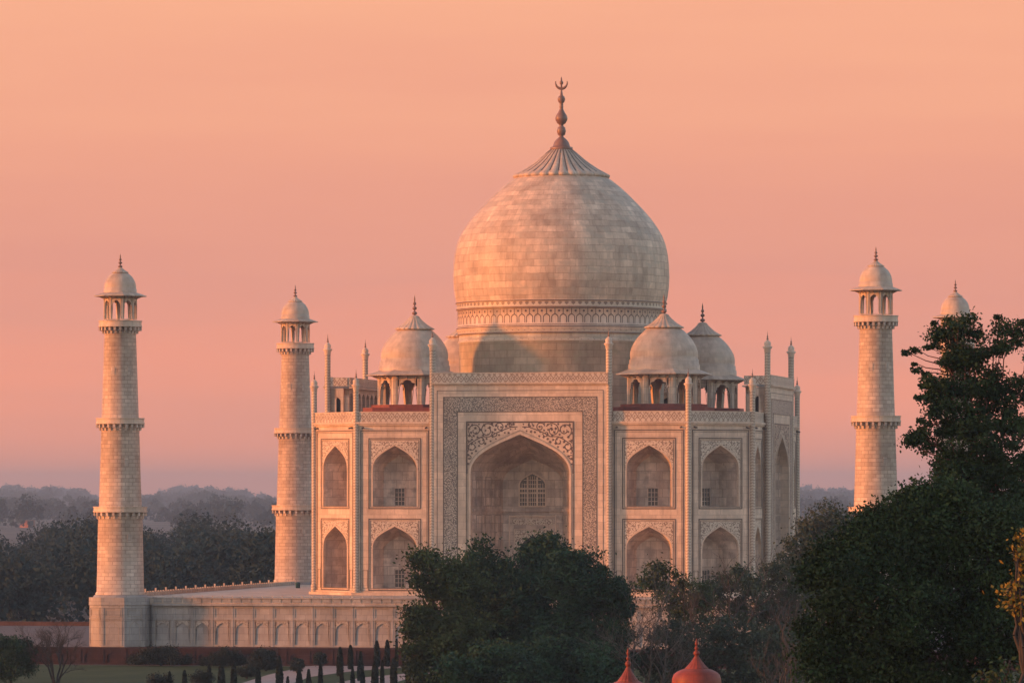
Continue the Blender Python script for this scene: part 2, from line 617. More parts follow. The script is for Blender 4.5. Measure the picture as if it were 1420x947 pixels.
px_sheet('garden_path', [(318, 952), (372, 935), (420, 924), (470, 919), (560, 916), (640, 914), (640, 921), (540, 926), (480, 931), (430, 938), (392, 952)], GZ + 0.05, 'path_stone')
px_sheet('paved_walk', [(430, 955), (500, 939), (600, 930), (640, 928), (640, 935), (560, 942), (520, 955)], GZ + 0.05, 'path_stone')

# ------------------------------------------------------------------ red sandstone terrace
TF, TB, TX = -53.0, 47.0, 190.0
terr = MB()
terr.box(-TX, TX, TF + 0.35, TB, GZ - 0.6, TZ)
terrace = terr.build('sandstone_terrace', 'terrace_paving')
tag(terrace, 'long red sandstone terrace under the white marble plinth', 'terrace')
fw = MB()
bay = 2.9
nb = int(2 * TX / bay)
for i in range(nb):
    x0 = -TX + i * bay
    o = outline(x0 + bay / 2, 0.85, GZ + 0.28, GZ + 1.1, GZ + 1.55, 5)
    arch_panel(fw, x0, x0 + bay, GZ - 0.3, TZ - 0.22, o, TF)
    reveal(fw, o, TF, TF + 0.12)
    fw.add([(p[0], TF + 0.12, p[1]) for p in o])
    fw.box(x0 - 0.16, x0 + 0.16, TF - 0.08, TF - 0.003, GZ + 0.22, TZ - 0.22)
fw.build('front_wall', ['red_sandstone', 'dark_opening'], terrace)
cp = MB()
cp.box(-TX, TX, TF - 0.15, TF + 0.4, TZ - 0.218, TZ + 0.06)
cp.box(-TX, TX, TF - 0.22, TF - 0.003, GZ - 0.3, GZ + 0.22)
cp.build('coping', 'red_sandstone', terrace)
pr = MB()
pr.box(-TX, TX, TB - 0.5, TB, TZ + 0.004, TZ + 0.45)
pr.box(-TX, TX, TB - 0.58, TB + 0.06, TZ + 0.453, TZ + 0.58)
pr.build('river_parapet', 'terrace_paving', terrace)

# ------------------------------------------------------------------ marble plinth
PH = 46.6
plinth = empty('marble_plinth', (0, 0, TZ))
tag(plinth, 'broad white marble plinth with blind arches carrying the domed tomb', 'plinth')


def child(mb, name, mats, parent, loc=(0, 0, 0), rz=0.0):
    return mb.build(name, mats, parent, loc, rz)


H_P = DZ - TZ                       # plinth height; local z = 0 at the terrace
mb = MB()
mb.box(-PH + 0.35, PH - 0.35, -PH + 0.35, PH - 0.35, 0, H_P - 0.9)
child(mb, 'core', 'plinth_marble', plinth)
mb = MB()
mb.box(-PH - 0.05, PH + 0.05, -PH - 0.05, PH + 0.05, H_P - 0.88, H_P)
child(mb, 'deck', 'deck_marble', plinth)
mb = MB()
L0 = PH - 3.4
nbp = 34
bw = 2 * L0 / nbp
arc = MB()
for i in range(nbp):
    x0 = -L0 + i * bw
    xc = x0 + bw / 2
    zt = H_P - 0.9
    o = outline(xc, 0.88, 0.25, 2.05, 3.0, 6, cusps=3, amp=0.10)
    arch_panel(arc, x0, x0 + bw, 0.0, 3.3, o, -PH)
    reveal(arc, o, -PH, -PH + 0.12)
    arc.add([(p[0], -PH + 0.12, p[1]) for p in o])
    spandrel_faces(arc, x0 + 0.33, x0 + bw - 0.33, 1.95, 3.16, o, -PH - 0.006, 2)
    # rectangular panel above
    a0, a1, b0, b1 = x0 + 0.36, x0 + bw - 0.36, 3.62, zt - 0.42
    for q in (((x0, 3.3), (x0 + bw, 3.3), (a1, b0), (a0, b0)), ((x0 + bw, 3.3), (x0 + bw, zt), (a1, b1), (a1, b0)),
              ((x0 + bw, zt), (x0, zt), (a0, b1), (a1, b1)), ((x0, zt), (x0, 3.3), (a0, b0), (a0, b1))):
        arc.add([(p[0], -PH, p[1]) for p in q])
    for (p, q) in (((a0, b0), (a1, b0)), ((a1, b0), (a1, b1)), ((a1, b1), (a0, b1)), ((a0, b1), (a0, b0))):
        arc.add([(p[0], -PH, p[1]), (q[0], -PH, q[1]), (q[0], -PH + 0.07, q[1]), (p[0], -PH + 0.07, p[1])])
    arc.add([(a0, -PH + 0.07, b0), (a1, -PH + 0.07, b0), (a1, -PH + 0.07, b1), (a0, -PH + 0.07, b1)])
    # pilaster and frame lines
    arc.box(x0 - 0.12, x0 + 0.12, -PH - 0.05, -PH - 0.003, 0, zt - 0.003)
    rect_frame(arc, x0 + 0.27, x0 + bw - 0.27, 0.12, 3.2, 0.05, -PH - 0.03, -PH - 0.003, 1)
arc.box(-L0, L0, -PH - 0.09, -PH - 0.004, 3.32, 3.46)
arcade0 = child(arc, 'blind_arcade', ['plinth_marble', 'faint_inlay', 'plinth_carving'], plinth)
corn = MB()
corn.box(-L0, L0, -PH - 0.42, -PH - 0.055, H_P - 0.98, H_P - 0.72)
for i in range(nbp * 2):
    x0 = -L0 + i * bw / 2
    corn.box(x0 + 0.12, x0 + bw / 2 - 0.12, -PH - 0.14, -PH - 0.056, H_P - 0.62, H_P - 0.14)
corn.box(-L0, L0, -PH - 0.25, -PH - 0.056, H_P - 0.1, H_P + 0.06)
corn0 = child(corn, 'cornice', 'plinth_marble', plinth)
rail = MB()
for i in range(nbp * 2 + 1):
    x0 = -L0 + i * bw / 2
    big = i % 4 == 0
    rail.box(x0 - 0.09, x0 + 0.09, -PH + 0.05, -PH + 0.25, H_P + 0.003, H_P + (0.95 if big else 0.62))
rail.box(-L0, L0, -PH + 0.1, -PH + 0.2, H_P + 0.003, H_P + 0.5, 1)
low = MB()
for i in range(nbp * 2 + 1):
    x0 = -L0 + i * bw / 2
    low.box(x0 - 0.05, x0 + 0.05, -PH + 0.05, -PH + 0.15, H_P + 0.003, H_P + 0.28)
low.box(-L0, L0, -PH + 0.07, -PH + 0.13, H_P + 0.2, H_P + 0.25)
low0 = child(low, 'railing', 'deck_marble', plinth)
rail0 = None
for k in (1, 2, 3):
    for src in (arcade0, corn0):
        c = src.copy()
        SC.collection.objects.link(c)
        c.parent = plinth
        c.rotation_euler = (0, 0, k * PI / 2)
    if rail0 is None:
        rail0 = child(rail, 'railing', ['deck_marble', 'parapet_frieze'], plinth, rz=k * PI / 2)
    else:
        c = rail0.copy()
        SC.collection.objects.link(c)
        c.parent = plinth
        c.rotation_euler = (0, 0, k * PI / 2)


def octagon(inr, rot=0.0):
    R = inr / math.cos(PI / 8)
    return [(R * math.cos(rot + PI / 8 + k * PI / 4), R * math.sin(rot + PI / 8 + k * PI / 4)) for k in range(8)]


# ------------------------------------------------------------------ pavilions (chhatris), shared by tomb roof and minarets
def chhatri(z0, inr, h_wall, open_w, z_open0, z_spring, z_apex, thick, eave_in, eave_out, z_eave, dome_prof, cap_prof, fin_prof,
            root_name, parent, loc, mat_wall, mat_dome, cusp=3, finial_mat='finial_bronze'):
    wall = MB()
    half = inr * math.tan(PI / 8)
    for k in range(8):
        tmp = MB()
        o = outline(0, open_w, z_open0, z_spring, z_apex, 12, cusps=cusp, amp=0.16)
        arch_panel(tmp, -half, half, z0, z0 + h_wall, o, -inr)
        hi = (inr - thick) * math.tan(PI / 8)
        arch_panel(tmp, -max(hi, open_w + 0.02), max(hi, open_w + 0.02), z0, z0 + h_wall, o, -inr + thick)
        reveal(tmp, o, -inr, -inr + thick)
        rect_frame(tmp, -open_w - 0.12 * half, open_w + 0.12 * half, z0 + 0.02, z0 + h_wall - 0.10 * h_wall, 0.035 * half, -inr - 0.04, -inr - 0.003, 1, False)
        ca, sa = math.cos(k * PI / 4), math.sin(k * PI / 4)
        for f, m in zip(tmp.f, tmp.mi):
            wall.add([(tmp.v[i][0] * ca - tmp.v[i][1] * sa, tmp.v[i][0] * sa + tmp.v[i][1] * ca, tmp.v[i][2]) for i in f], mi=m)
    wall.prism(octagon(inr - 0.02), z0 + h_wall + 0.002, z0 + h_wall + 0.25)
    root = wall.build(root_name, [mat_wall, 'faint_inlay'], parent, loc)
    ev = MB()
    ev.lathe([(eave_in, z_eave + 0.42 * (eave_out - eave_in)), (eave_out, z_eave + 0.10), (eave_out, z_eave), (eave_in * 0.97, z_eave + 0.12 * (eave_out - eave_in)), (eave_in * 0.9, z_eave - 0.15)], 8, sm=False, rot=PI / 8)
    for k in range(8):                                   # brackets under the eave
        for s in (-0.55, 0.0, 0.55):
            a = k * PI / 4 + s * PI / 8 * 1.2
            ca, sa = math.cos(a), math.sin(a)
            rr = inr / max(0.85, math.cos(a - k * PI / 4))
            ev.tube((ca * rr, sa * rr, z_eave - 0.10 * h_wall), (ca * (rr + 0.62 * (eave_out - rr)), sa * (rr + 0.62 * (eave_out - rr)), z_eave + 0.05), 0.05 * inr / 2 + 0.03, 0.03, 4)
    ev.build('eave', 'cap_marble', root)
    dm = MB()
    dm.lathe(dome_prof, 40)
    dm.build('dome', mat_dome, root)
    cap = MB()
    cap.lathe(cap_prof, 20 * 6, mod=lambda a, z: 1 + 0.075 * abs(math.sin(a * 10)) ** 0.7 - 0.03)
    cap.build('lotus_cap', 'cap_marble', root)
    fn = MB()
    fn.lathe(fin_prof, 14)
    fn.build('finial', finial_mat, root)
    return root


def bulbs(z0, z1, r0, n=3):
    """a finial of n beads that get smaller, ending in a spike"""
    prof = [(r0 * 0.9, z0)]
    H = z1 - z0
    zs = [0.14, 0.38, 0.60][:n]
    rs = [1.0, 0.85, 0.62][:n]
    for k in range(n):
        zc = z0 + zs[k] * H
        hb = 0.085 * H
        prof.append((r0 * 0.28, zc - hb * 1.1))
        for j in range(7):
            a = -PI / 2 + PI * j / 6
            prof.append((max(r0 * 0.28, r0 * rs[k] * math.cos(a)), zc + hb * math.sin(a)))
    prof += [(r0 * 0.25, z0 + 0.74 * H), (r0 * 0.3, z0 + 0.8 * H), (0.01, z1)]
    return prof


# ------------------------------------------------------------------ minarets
MA = 47.22


def make_minaret():
    root = empty('minaret', (0, 0, TZ))
    off = -TZ                                  # z below is relative to the tomb foot
    # octagonal bastion
    b = MB()
    b.prism(octagon(3.55), 0, off - 1.25)
    b.prism(octagon(3.62), off - 1.247, off - 0.3)
    b.lathe([(3.4, off - 0.297), (3.25, off - 0.02), (3.02, off + 0.0)], 40)
    for k in range(8):
        t = MB()
        rect_frame(t, -1.22, 1.22, 0.15, 4.9, 0.09, -3.62, -3.553, 0)
        rect_frame(t, -0.95, 0.95, 3.75, 4.6, 0.06, -3.60, -3.553, 1)
        o = outline(0, 0.78, 0.3, 2.2, 3.2, 6, cusps=3, amp=0.08)
        ribbon(t, o, -3.556, 0.09, 1)
        t.box(-1.35, 1.35, -3.66, -3.553, 3.42, 3.55)
        ca, sa = math.cos(k * PI / 4), math.sin(k * PI / 4)
        for f, m in zip(t.f, t.mi):
            b.add([(t.v[i][0] * ca - t.v[i][1] * sa, t.v[i][0] * sa + t.v[i][1] * ca, t.v[i][2]) for i in f], mi=m)
    R = 3.85
    b.lathe([(3.75, off - 1.35), (R + 0.1, off - 1.25), (R + 0.1, off - 1.12), (3.75, off - 1.1)], 8, sm=False, rot=PI / 8)
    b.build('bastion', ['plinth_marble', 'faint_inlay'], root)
    sh = MB()
    prof = [(3.08, off + 0.003), (3.08, off + 0.25), (2.94, off + 0.4), (2.76, off + 9.3), (2.86, off + 9.45), (2.86, off + 9.7), (2.66, off + 10.8), (2.36, off + 20.3), (2.46, off + 20.45), (2.46, off + 20.65), (2.30, off + 21.8),
            (1.96, off + 32.3), (2.08, off + 32.5), (2.08, off + 32.8), (1.9, off + 33.4)]
    sh.lathe(prof, 48, uvr=2.5)
    sh.build('shaft', 'minaret_marble', root)
    sl = MB()
    for (a, z, r) in ((-1.0, 16.0, 2.47), (-0.75, 27.3, 2.13), (-1.75, 27.3, 2.13), (-0.9, 6.6, 2.82), (0.9, 12.0, 2.61)):
        ca, sa = math.cos(a), math.sin(a)
        t = MB()
        t.box(-0.26, 0.26, -r - 0.03, -r + 0.3, off + z, off + z + 0.95)
        ang = a + PI / 2
        ca, sa = math.cos(ang), math.sin(ang)
        sl = MB()
        for f in t.f:
            sl.add([(t.v[i][0] * ca - t.v[i][1] * sa, t.v[i][0] * sa + t.v[i][1] * ca, t.v[i][2]) for i in f])
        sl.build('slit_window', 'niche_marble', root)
    for (zb, zt, rs, rb) in ((9.75, 10.95, 2.74, 3.38), (20.7, 21.95, 2.40, 3.05), (32.75, 34.05, 2.0, 2.72)):
        bl = MB()
        zf = zb + 0.52
        bl.lathe([(rs, zf - 0.1), (rb - 0.02, zf - 0.02), (rb, zf), (rb, zf + 0.16), (rb - 0.07, zf + 0.18), (rb - 0.07, zt - 0.12), (rb + 0.02, zt - 0.1), (rb + 0.02, zt), (rb - 0.16, zt), (rb - 0.16, zf + 0.2), (rs - 0.1, zf + 0.2)], 48, sm=False)
        for q in bl.v[:]:
            pass
        bl.v = [(x, y, z + off) for x, y, z in bl.v]
        bo = bl.build('balcony', 'trim_marble', root)
        br = MB()
        br.lathe([(rs + 0.02, off + zb - 0.32), (rs + 0.02, off + zf - 0.06)], 48)
        nbk = 24
        for k in range(nbk):
            a = 2 * PI * k / nbk
            t = MB()
            # a stepped corbel
            t.box(-0.14, 0.14, -rs - 0.35 * (rb - rs), -rs + 0.14, off + zb - 0.30, off + zb + 0.05)
            t.box(-0.14, 0.14, -rs - 0.92 * (rb - rs), -rs + 0.14, off + zb + 0.05, off + zf - 0.05)
            ca, sa = math.cos(a), math.sin(a)
            for f in t.f:
                br.add([(t.v[i][0] * ca - t.v[i][1] * sa, t.v[i][0] * sa + t.v[i][1] * ca, t.v[i][2]) for i in f])
        br.build('bracket_course', 'niche_marble', bo)
    dome = [(2.05, 37.5), (2.05, 37.95), (1.96, 38.0), (1.98, 38.3), (1.9, 38.72), (1.74, 39.12), (1.48, 39.52), (1.12, 39.84), (0.7, 40.1)]
    cap = [(0.7, 39.98), (0.98, 39.98), (1.0, 40.06), (0.76, 40.2), (0.44, 40.42), (0.26, 40.6), (0.16, 40.68)]
    chhatri(34.2, 1.93, 2.95, 0.56, 34.25, 35.95, 36.6, 0.24, 2.05, 3.3, 37.05, dome, cap, bulbs(40.55, 42.39, 0.30), 'pavilion', root, (0, 0, off), 'trim_marble', 'small_dome_marble')
    return root


m0 = make_minaret()
MLAB = {(-1, -1): 'tall marble minaret standing apart at the left end of the plinth',
        (-1, 1): 'marble minaret partly hidden behind the left corner of the tomb',
        (1, -1): 'marble minaret rising above the dark trees right of the tomb',
        (1, 1): 'far minaret whose dome just shows above the tall right tree'}
for i, ((sx, sy), lab) in enumerate(MLAB.items()):
    o = m0 if i == 0 else copy_tree(m0)
    o.location = (sx * MA, sy * MA, TZ)
    tag(o, lab, 'minaret', 'four minarets at the plinth corners')

# ------------------------------------------------------------------ mausoleum
S, C, P = 28.45, 21.37, 11.33
tomb = empty('mausoleum', (0, 0, 0))
tag(tomb, 'great white marble mausoleum with one onion dome and arched portal', 'mausoleum')
BW = (C - P - 0.1) / 2              # half width of one bay, about 5.0
ZR, ZP = 22.85, 27.73


def make_bay():
    wl = MB()
    ou = outline(0, 2.86, 10.95, 15.7, 18.65, 10)
    ol = outline(0, 2.86, 0.55, 5.7, 8.4, 10)
    arch_panel(wl, -BW, BW, 10.12, 21.2, ou)
    arch_panel(wl, -BW, BW, 0.0, 10.12, ol)
    reveal(wl, ou, 0, 0.35)
    reveal(wl, ol, 0, 0.35)
    root = wl.build('bay_wall', 'wall_marble', tomb)
    for (zb, zs, za, o, zt) in ((10.95, 15.7, 18.65, ou, 19.2), (0.55, 5.7, 8.4, ol, 9.02)):
        nm = MB()
        back = niche(nm, 0, 2.86, zb, zs, za, 0.35, 2.9, 2.15, 1.2)
        yb = 3.25
        nm.box(-2.14, 2.14, yb - 0.06, yb - 0.002, zb + 4.2, zb + 4.42)
        rect_frame(nm, -1.95, -0.95, zb + 0.15, zb + 2.5, 0.08, yb - 0.04, yb - 0.002)
        rect_frame(nm, 0.95, 1.95, zb + 0.15, zb + 2.5, 0.08, yb - 0.04, yb - 0.002)
        rect_frame(nm, -0.86, 0.86, zb + 2.7, zb + 4.1, 0.08, yb - 0.04, yb - 0.002)
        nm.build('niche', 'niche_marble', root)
        wn = MB()
        wn.box(-0.62, 0.62, yb - 0.03, yb - 0.003, zb + 0.12, zb + 2.3, 1)
        rect_frame(wn, -0.74, 0.74, zb + 0.003, zb + 2.42, 0.13, yb - 0.16, yb - 0.003)
        for k in (1, 2):
            x = -0.62 + 1.24 * k / 3
            wn.box(x - 0.035, x + 0.035, yb - 0.11, yb - 0.033, zb + 0.134, zb + 2.288)
        for k in (1, 2, 3):
            z = zb + 0.12 + 2.18 * k / 4
            wn.box(-0.608, 0.608, yb - 0.10, yb - 0.036, z - 0.035, z + 0.035)
        wn.build('window', ['niche_marble', 'window_pane'], root)
        sp = MB()
        spandrel_faces(sp, -3.08, 3.08, zs - 0.2, zt, o, -0.006)
        sp.build('spandrel', 'spandrel_vines', root)
        rim = MB()
        ribbon(rim, [(x, z) for x, z in outline(0, 2.93, zb, zs, za + 0.1, 10)], -0.012, 0.16)
        rim.build('arch_rim', 'trim_marble', root)
    bs = MB()
    bs.box(-BW, BW, -0.10, -0.002, 0.0, 0.2)
    bs.build('base_moulding', 'trim_marble', root)
    fr = MB()
    for (z0, z1) in ((10.62, 19.62), (0.25, 9.42)):
        rect_frame(fr, -3.42, 3.42, z0, z1, 0.13, -0.05, -0.002)
        rect_frame(fr, -3.16, 3.16, z0 + 0.25, z1 - 0.24, 0.06, -0.03, -0.002)
    rect_frame(fr, -4.45, 4.45, 0.12, 20.62, 0.13, -0.05, -0.002)
    rect_frame(fr, -4.2, 4.2, 0.2, 20.35, 0.05, -0.03, -0.002)
    for s in (-1, 1):
        rect_frame(fr, *(sorted((s * 3.5, s * 4.15))), 0.55, 2.9, 0.06, -0.03, -0.002)
    fr.build('inlay_frame', 'inlay_stone', root)
    co = MB()
    co.box(-BW, BW, -0.22, 0.0, 21.203, 21.40)
    co.box(-BW, BW, -0.36, 0.0, 21.403, 21.66)
    co.build('cornice', 'trim_marble', root)
    for k in (-1, 1):
        ws = MB()
        ws.tube((k * 4.1, 0.05, 20.95), (k * 4.1, -0.55, 20.85), 0.13, 0.1, 6)
        ws.build('water_spout', 'inlay_stone', root)
    pp = MB()
    pp.box(-BW, BW, -0.12, 0.3, 21.663, ZR)
    pp.box(-BW, BW, -0.17, 0.35, ZR + 0.003, ZR + 0.12, 1)
    pp.build('parapet', ['parapet_frieze', 'trim_marble'], root)
    return root


bay0 = make_bay()
chm = (S + C) / 2
slots = []
for k in range(4):
    r = k * PI / 2
    for s in (-1, 1):
        x = s * (P + C) / 2
        slots.append((x * math.cos(r) + S * math.sin(r), x * math.sin(r) - S * math.cos(r), r))
    r2 = r + PI / 4
    dd = chm * math.sqrt(2)
    slots.append((dd * math.sin(r2), -dd * math.cos(r2), r2))
for i, (x, y, r) in enumerate(slots):
    o = bay0 if i == 0 else copy_tree(bay0, tomb)
    o.location = (x, y, 0)
    o.rotation_euler = (0, 0, r)


def spiral(cx, cz, r0, r1, a0, turns, n=26):
    out = []
    for i in range(n + 1):
        t = i / n
        a = a0 + turns * 2 * PI * t
        r = r0 + (r1 - r0) * t
        out.append((cx + r * math.cos(a), cz + r * math.sin(a)))
    return out


def make_portal():
    PWd = P - 0.02
    YF = -0.85
    AW, ZS, ZA = 6.35, 15.1, 20.0
    wl = MB()
    o = outline(0, AW, 0.3, ZS, ZA, 16)
    arch_panel(wl, -PWd, PWd, 0.0, 26.3, o, YF)
    reveal(wl, o, YF, 0.2)
    for s in (-1, 1):                               # side returns
        wl.add([(s * PWd, YF, 0), (s * PWd, 0.6, 0), (s * PWd, 0.6, 26.3), (s * PWd, YF, 26.3)])
    root = wl.build('portal_wall', 'wall_marble', tomb)
    nm = MB()
    D = 7.6
    niche(nm, 0, AW, 0.3, ZS, ZA, 0.2, D, 3.9, 3.0, 16, 10)
    yb = 0.2 + D
    nm.box(-3.85, 3.85, yb - 0.2, yb - 0.003, 10.25, 10.62)
    nm.box(-3.85, 3.85, yb - 0.12, yb - 0.003, 15.4, 15.6)
    for s in (-1, 1):
        rect_frame(nm, *sorted((s * 2.3, s * 3.6)), 11.0, 15.2, 0.1, yb - 0.06, yb - 0.003)
        rect_frame(nm, *sorted((s * 3.25, s * 3.8)), 0.6, 9.9, 0.1, yb - 0.06, yb - 0.003)
        nb_ = 0.2 + D
        # cornice and panels on the splayed side walls
        for (za_, zb_, pr_) in ((10.25, 10.62, 0.2), (5.2, 5.35, 0.08), (15.0, 15.15, 0.1)):
            x0, y0, x1, y1 = s * AW, 0.25, s * 3.9, yb
            dx, dy = -s * 0.95 * pr_, -0.3 * pr_
            q = [(x0, y0), (x1, y1), (x1 + dx, y1 + dy), (x0 + dx, y0 + dy)]
            nm.prism(q, za_, zb_)
        for fr_ in (0.12, 0.42, 0.72):
            for (za_, zb_) in ((0.8, 4.9), (5.7, 9.9), (11.0, 14.7)):
                def P3(t, z):
                    return (s * (AW + (3.9 - AW) * t) - s * 0.05, 0.2 + D * t - 0.02, z)
                f0, f1 = fr_, fr_ + 0.2
                for (ta, tb, z0, z1) in ((f0, f0 + 0.02, za_, zb_), (f1 - 0.02, f1, za_, zb_), (f0, f1, za_, za_ + 0.1), (f0, f1, zb_ - 0.1, zb_)):
                    nm.add([P3(ta, z0), P3(tb, z0), P3(tb, z1), P3(ta, z1)], mi=1)
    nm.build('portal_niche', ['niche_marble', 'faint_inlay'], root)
    # arched window over the door
    wn = MB()
    ow = outline(0, 1.72, 10.95, 13.6, 15.2, 8)
    wn.add([(p[0], yb - 0.02, p[1]) for p in ow], mi=1)
    ribbon(wn, ow + [ow[0]], yb - 0.1, 0.2)
    for x in (-0.62, 0.62):
        wn.box(x - 0.12, x + 0.12, yb - 0.14, yb - 0.06, 11.0, 14.7)
    for x in (-1.35, -1.0, -0.3, 0.0, 0.3, 1.0, 1.35):
        wn.box(x - 0.04, x + 0.04, yb - 0.09, yb - 0.03, 11.0, 13.9 if abs(x) > 0.6 else 14.8)
    for z in (11.5, 12.05, 12.65, 13.2, 13.75, 14.3):
        hw = 1.6 if z < 13.6 else 1.15
        t_ = 0.11 if z in (13.2, 12.65) else 0.045
        wn.box(-hw, hw, yb - 0.11, yb - 0.04, z - t_, z + t_)
    wn.build('portal_window', ['trim_marble', 'window_pane'], root)
    dr = MB()
    rect_frame(dr, -3.1, 3.1, 0.3, 9.75, 0.16, yb - 0.12, yb - 0.003, 0, False)
    od = outline(0, 1.7, 0.3, 5.2, 7.2, 8)
    dr.add([(p[0], yb - 0.03, p[1]) for p in od], mi=2)
    spandrel_faces(dr, -2.3, 2.3, 5.0, 7.9, od, yb - 0.05, 1)
    rect_frame(dr, -2.4, 2.4, 0.3, 8.1, 0.12, yb - 0.1, yb - 0.004, 0, False)
    dr.box(-2.6, 2.6, yb - 0.07, yb - 0.004, 8.6, 9.3, 1)
    dr.build('doorway', ['trim_marble', 'spandrel_vines', 'dark_opening'], root)
    # calligraphy frame
    cb = MB()
    y = YF - 0.006
    cb.add([(-9.8, y, 0.4), (-8.1, y, 0.4), (-8.1, y, 22.95), (-9.8, y, 22.95)])
    cb.add([(8.1, y, 0.4), (9.8, y, 0.4), (9.8, y, 22.95), (8.1, y, 22.95)])
    cb.add([(-9.8, y, 22.95), (9.8, y, 22.95), (9.8, y, 24.7), (-9.8, y, 24.7)])
    cb.build('calligraphy_band', 'calligraphy', root)
    fr = MB()
    rect_frame(fr, -9.9, 9.9, 0.3, 24.8, 0.10, YF - 0.04, YF - 0.002, 0, False)
    rect_frame(fr, -8.1, 8.1, 0.3, 22.95, 0.10, YF - 0.04, YF - 0.002, 0, False)
    rect_frame(fr, -6.95, 6.95, 0.3, 21.7, 0.10, YF - 0.04, YF - 0.002, 0, False)
    rect_frame(fr, -10.7, 10.7, 0.3, 25.6, 0.07, YF - 0.03, YF - 0.002, 0, False)
    fr.build('inlay_frame', 'inlay_stone', root)
    rim = MB()
    ribbon(rim, outline(0, AW + 0.12, 0.3, ZS, ZA + 0.2, 16), YF - 0.10, 0.26)
    ribbon(rim, outline(0, AW + 0.36, 0.3, ZS, ZA + 0.55, 16), YF - 0.05, 0.10, 1)
    rim.build('arch_rim', ['trim_marble', 'faint_inlay'], root)
    # the two spandrels with scrolling vines
    half = o[1:len(o) // 2 + 1]
    rng = random.Random(4)
    for s in (-1, 1):
        sp = MB()
        ys = YF - 0.012
        out2 = outline(0, AW + 0.42, 0.3, ZS, ZA + 0.62, 16)
        hp = [p for p in out2[1:-1] if p[0] * s >= -1e-6]
        hp.sort(key=lambda p: abs(p[0]))
        top = 21.6
        for a, b in zip(hp[:-1], hp[1:]):
            sp.add([(a[0], ys, a[1]), (b[0], ys, b[1]), (b[0], ys, top), (a[0], ys, top)])
        sp.add([(s * (AW + 0.42), ys, ZS), (s * 6.85, ys, ZS), (s * 6.85, ys, top), (s * (AW + 0.42), ys, top)])
        yv = ys - 0.012

        def inside(x, z, mrg=0.12):
            x = abs(x)
            if x > 6.85 - mrg or z > top - mrg or x < 0.15:
                return False
            hh = sorted(((abs(p[0]), p[1]) for p in hp))
            for (xa, za), (xb, zb) in zip(hh[:-1], hh[1:]):
                if xa <= x <= xb:
                    return z > za + (zb - za) * (x - xa) / max(1e-6, xb - xa) + mrg
            return z > ZS + 0.2

        curves = [spiral(5.75, 20.55, 0.95, 0.25, -1.2, 1.25), spiral(4.2, 20.55, 0.95, 0.3, 2.6, -1.15), spiral(2.6, 20.95, 0.6, 0.2, 0.2, 1.1),
                  spiral(6.15, 18.55, 0.7, 0.2, 1.4, -1.1), spiral(6.5, 17.1, 0.4, 0.12, -1.0, 1.0, 14), spiral(1.3, 21.2, 0.35, 0.1, 0, 1.0, 14),
                  [(6.7, 15.6), (6.45, 16.6), (6.7, 17.8), (6.5, 18.8), (5.6, 19.4), (4.9, 19.75), (3.9, 19.75), (3.1, 20.2), (2.0, 20.65), (1.2, 20.95), (0.3, 21.0)],
                  spiral(5.0, 19.15, 0.55, 0.15, 1.0, 1.0, 14), spiral(3.35, 20.1, 0.42, 0.12, 3.0, 1.0, 14)]
        for cv in curves:
            seg = []
            for q in cv:
                if inside(q[0], q[1]):
                    seg.append((s * q[0], q[1]))
                else:
                    if len(seg) > 1:
                        ribbon(sp, seg, yv, 0.13, 1)
                    seg = []
            if len(seg) > 1:
                ribbon(sp, seg, yv, 0.13, 1)
        cnt = 0
        placed = []
        for _ in range(4000):
            x, z = rng.uniform(0.4, 6.8), rng.uniform(15.4, 21.5)
            if not inside(x, z, 0.2) or any((x - a) ** 2 + (z - b) ** 2 < 0.22 for a, b in placed):
                continue
            placed.append((x, z))
            r = rng.uniform(0.12, 0.21)
            a0 = rng.uniform(0, PI)
            pts = []
            for k in range(10):
                rr = r * (1.25 if k % 2 == 0 else 0.6)
                pts.append((s * (x + rr * math.cos(a0 + k * PI / 5)), yv - 0.006, z + rr * math.sin(a0 + k * PI / 5)))
            sp.add(pts, mi=1)
        rect_frame(sp, *sorted((s * 0.02, s * 6.85)), ZS + 0.1, top, 0.001, ys - 0.002, ys - 0.001, 1)
        ribbon(sp, [(s * 6.8, ZS), (s * 6.8, top - 0.05), (0, top - 0.05)], yv, 0.12, 1)
        sp.build('spandrel', ['trim_marble', 'vine_inlay'], root)
    co = MB()
    co.box(-PWd, PWd, YF - 0.22, YF + 0.5, 26.303, 26.42)
    co.box(-PWd, PWd, YF - 0.34, YF + 0.5, 26.423, 26.6)
    co.build('cornice', 'trim_marble', root)
    pp = MB()
    pp.box(-PWd, PWd, YF - 0.12, YF + 0.3, 26.603, ZP)
    pp.box(-PWd, PWd, YF - 0.17, YF + 0.35, ZP + 0.003, ZP + 0.12, 1)
    # the same frieze round the back of the portal block
    pp.box(-PWd, PWd, 2.1, 2.5, 26.603, ZP)
    for s in (-1, 1):
        pp.box(*sorted((s * (PWd - 0.4), s * (PWd + 0.1))), YF + 0.302, 2.098, 26.603, ZP)
    pp.build('parapet', ['parapet_frieze', 'trim_marble'], root)
    # portal block rising above the roof: arcade on the inner side, small door at each end
    rb = MB()
    n = 9
    w1 = 2 * PWd / n
    for i in range(n):
        x0 = -PWd + i * w1
        oo = outline(x0 + w1 / 2, w1 * 0.36, 23.0, 25.0, 25.8, 6)
        arch_panel(rb, x0, x0 + w1, 22.0, 26.3, oo, 2.3)
        reveal(rb, oo, 2.3, 1.3)
        rb.add([(p[0], 1.3, p[1]) for p in oo], mi=1)
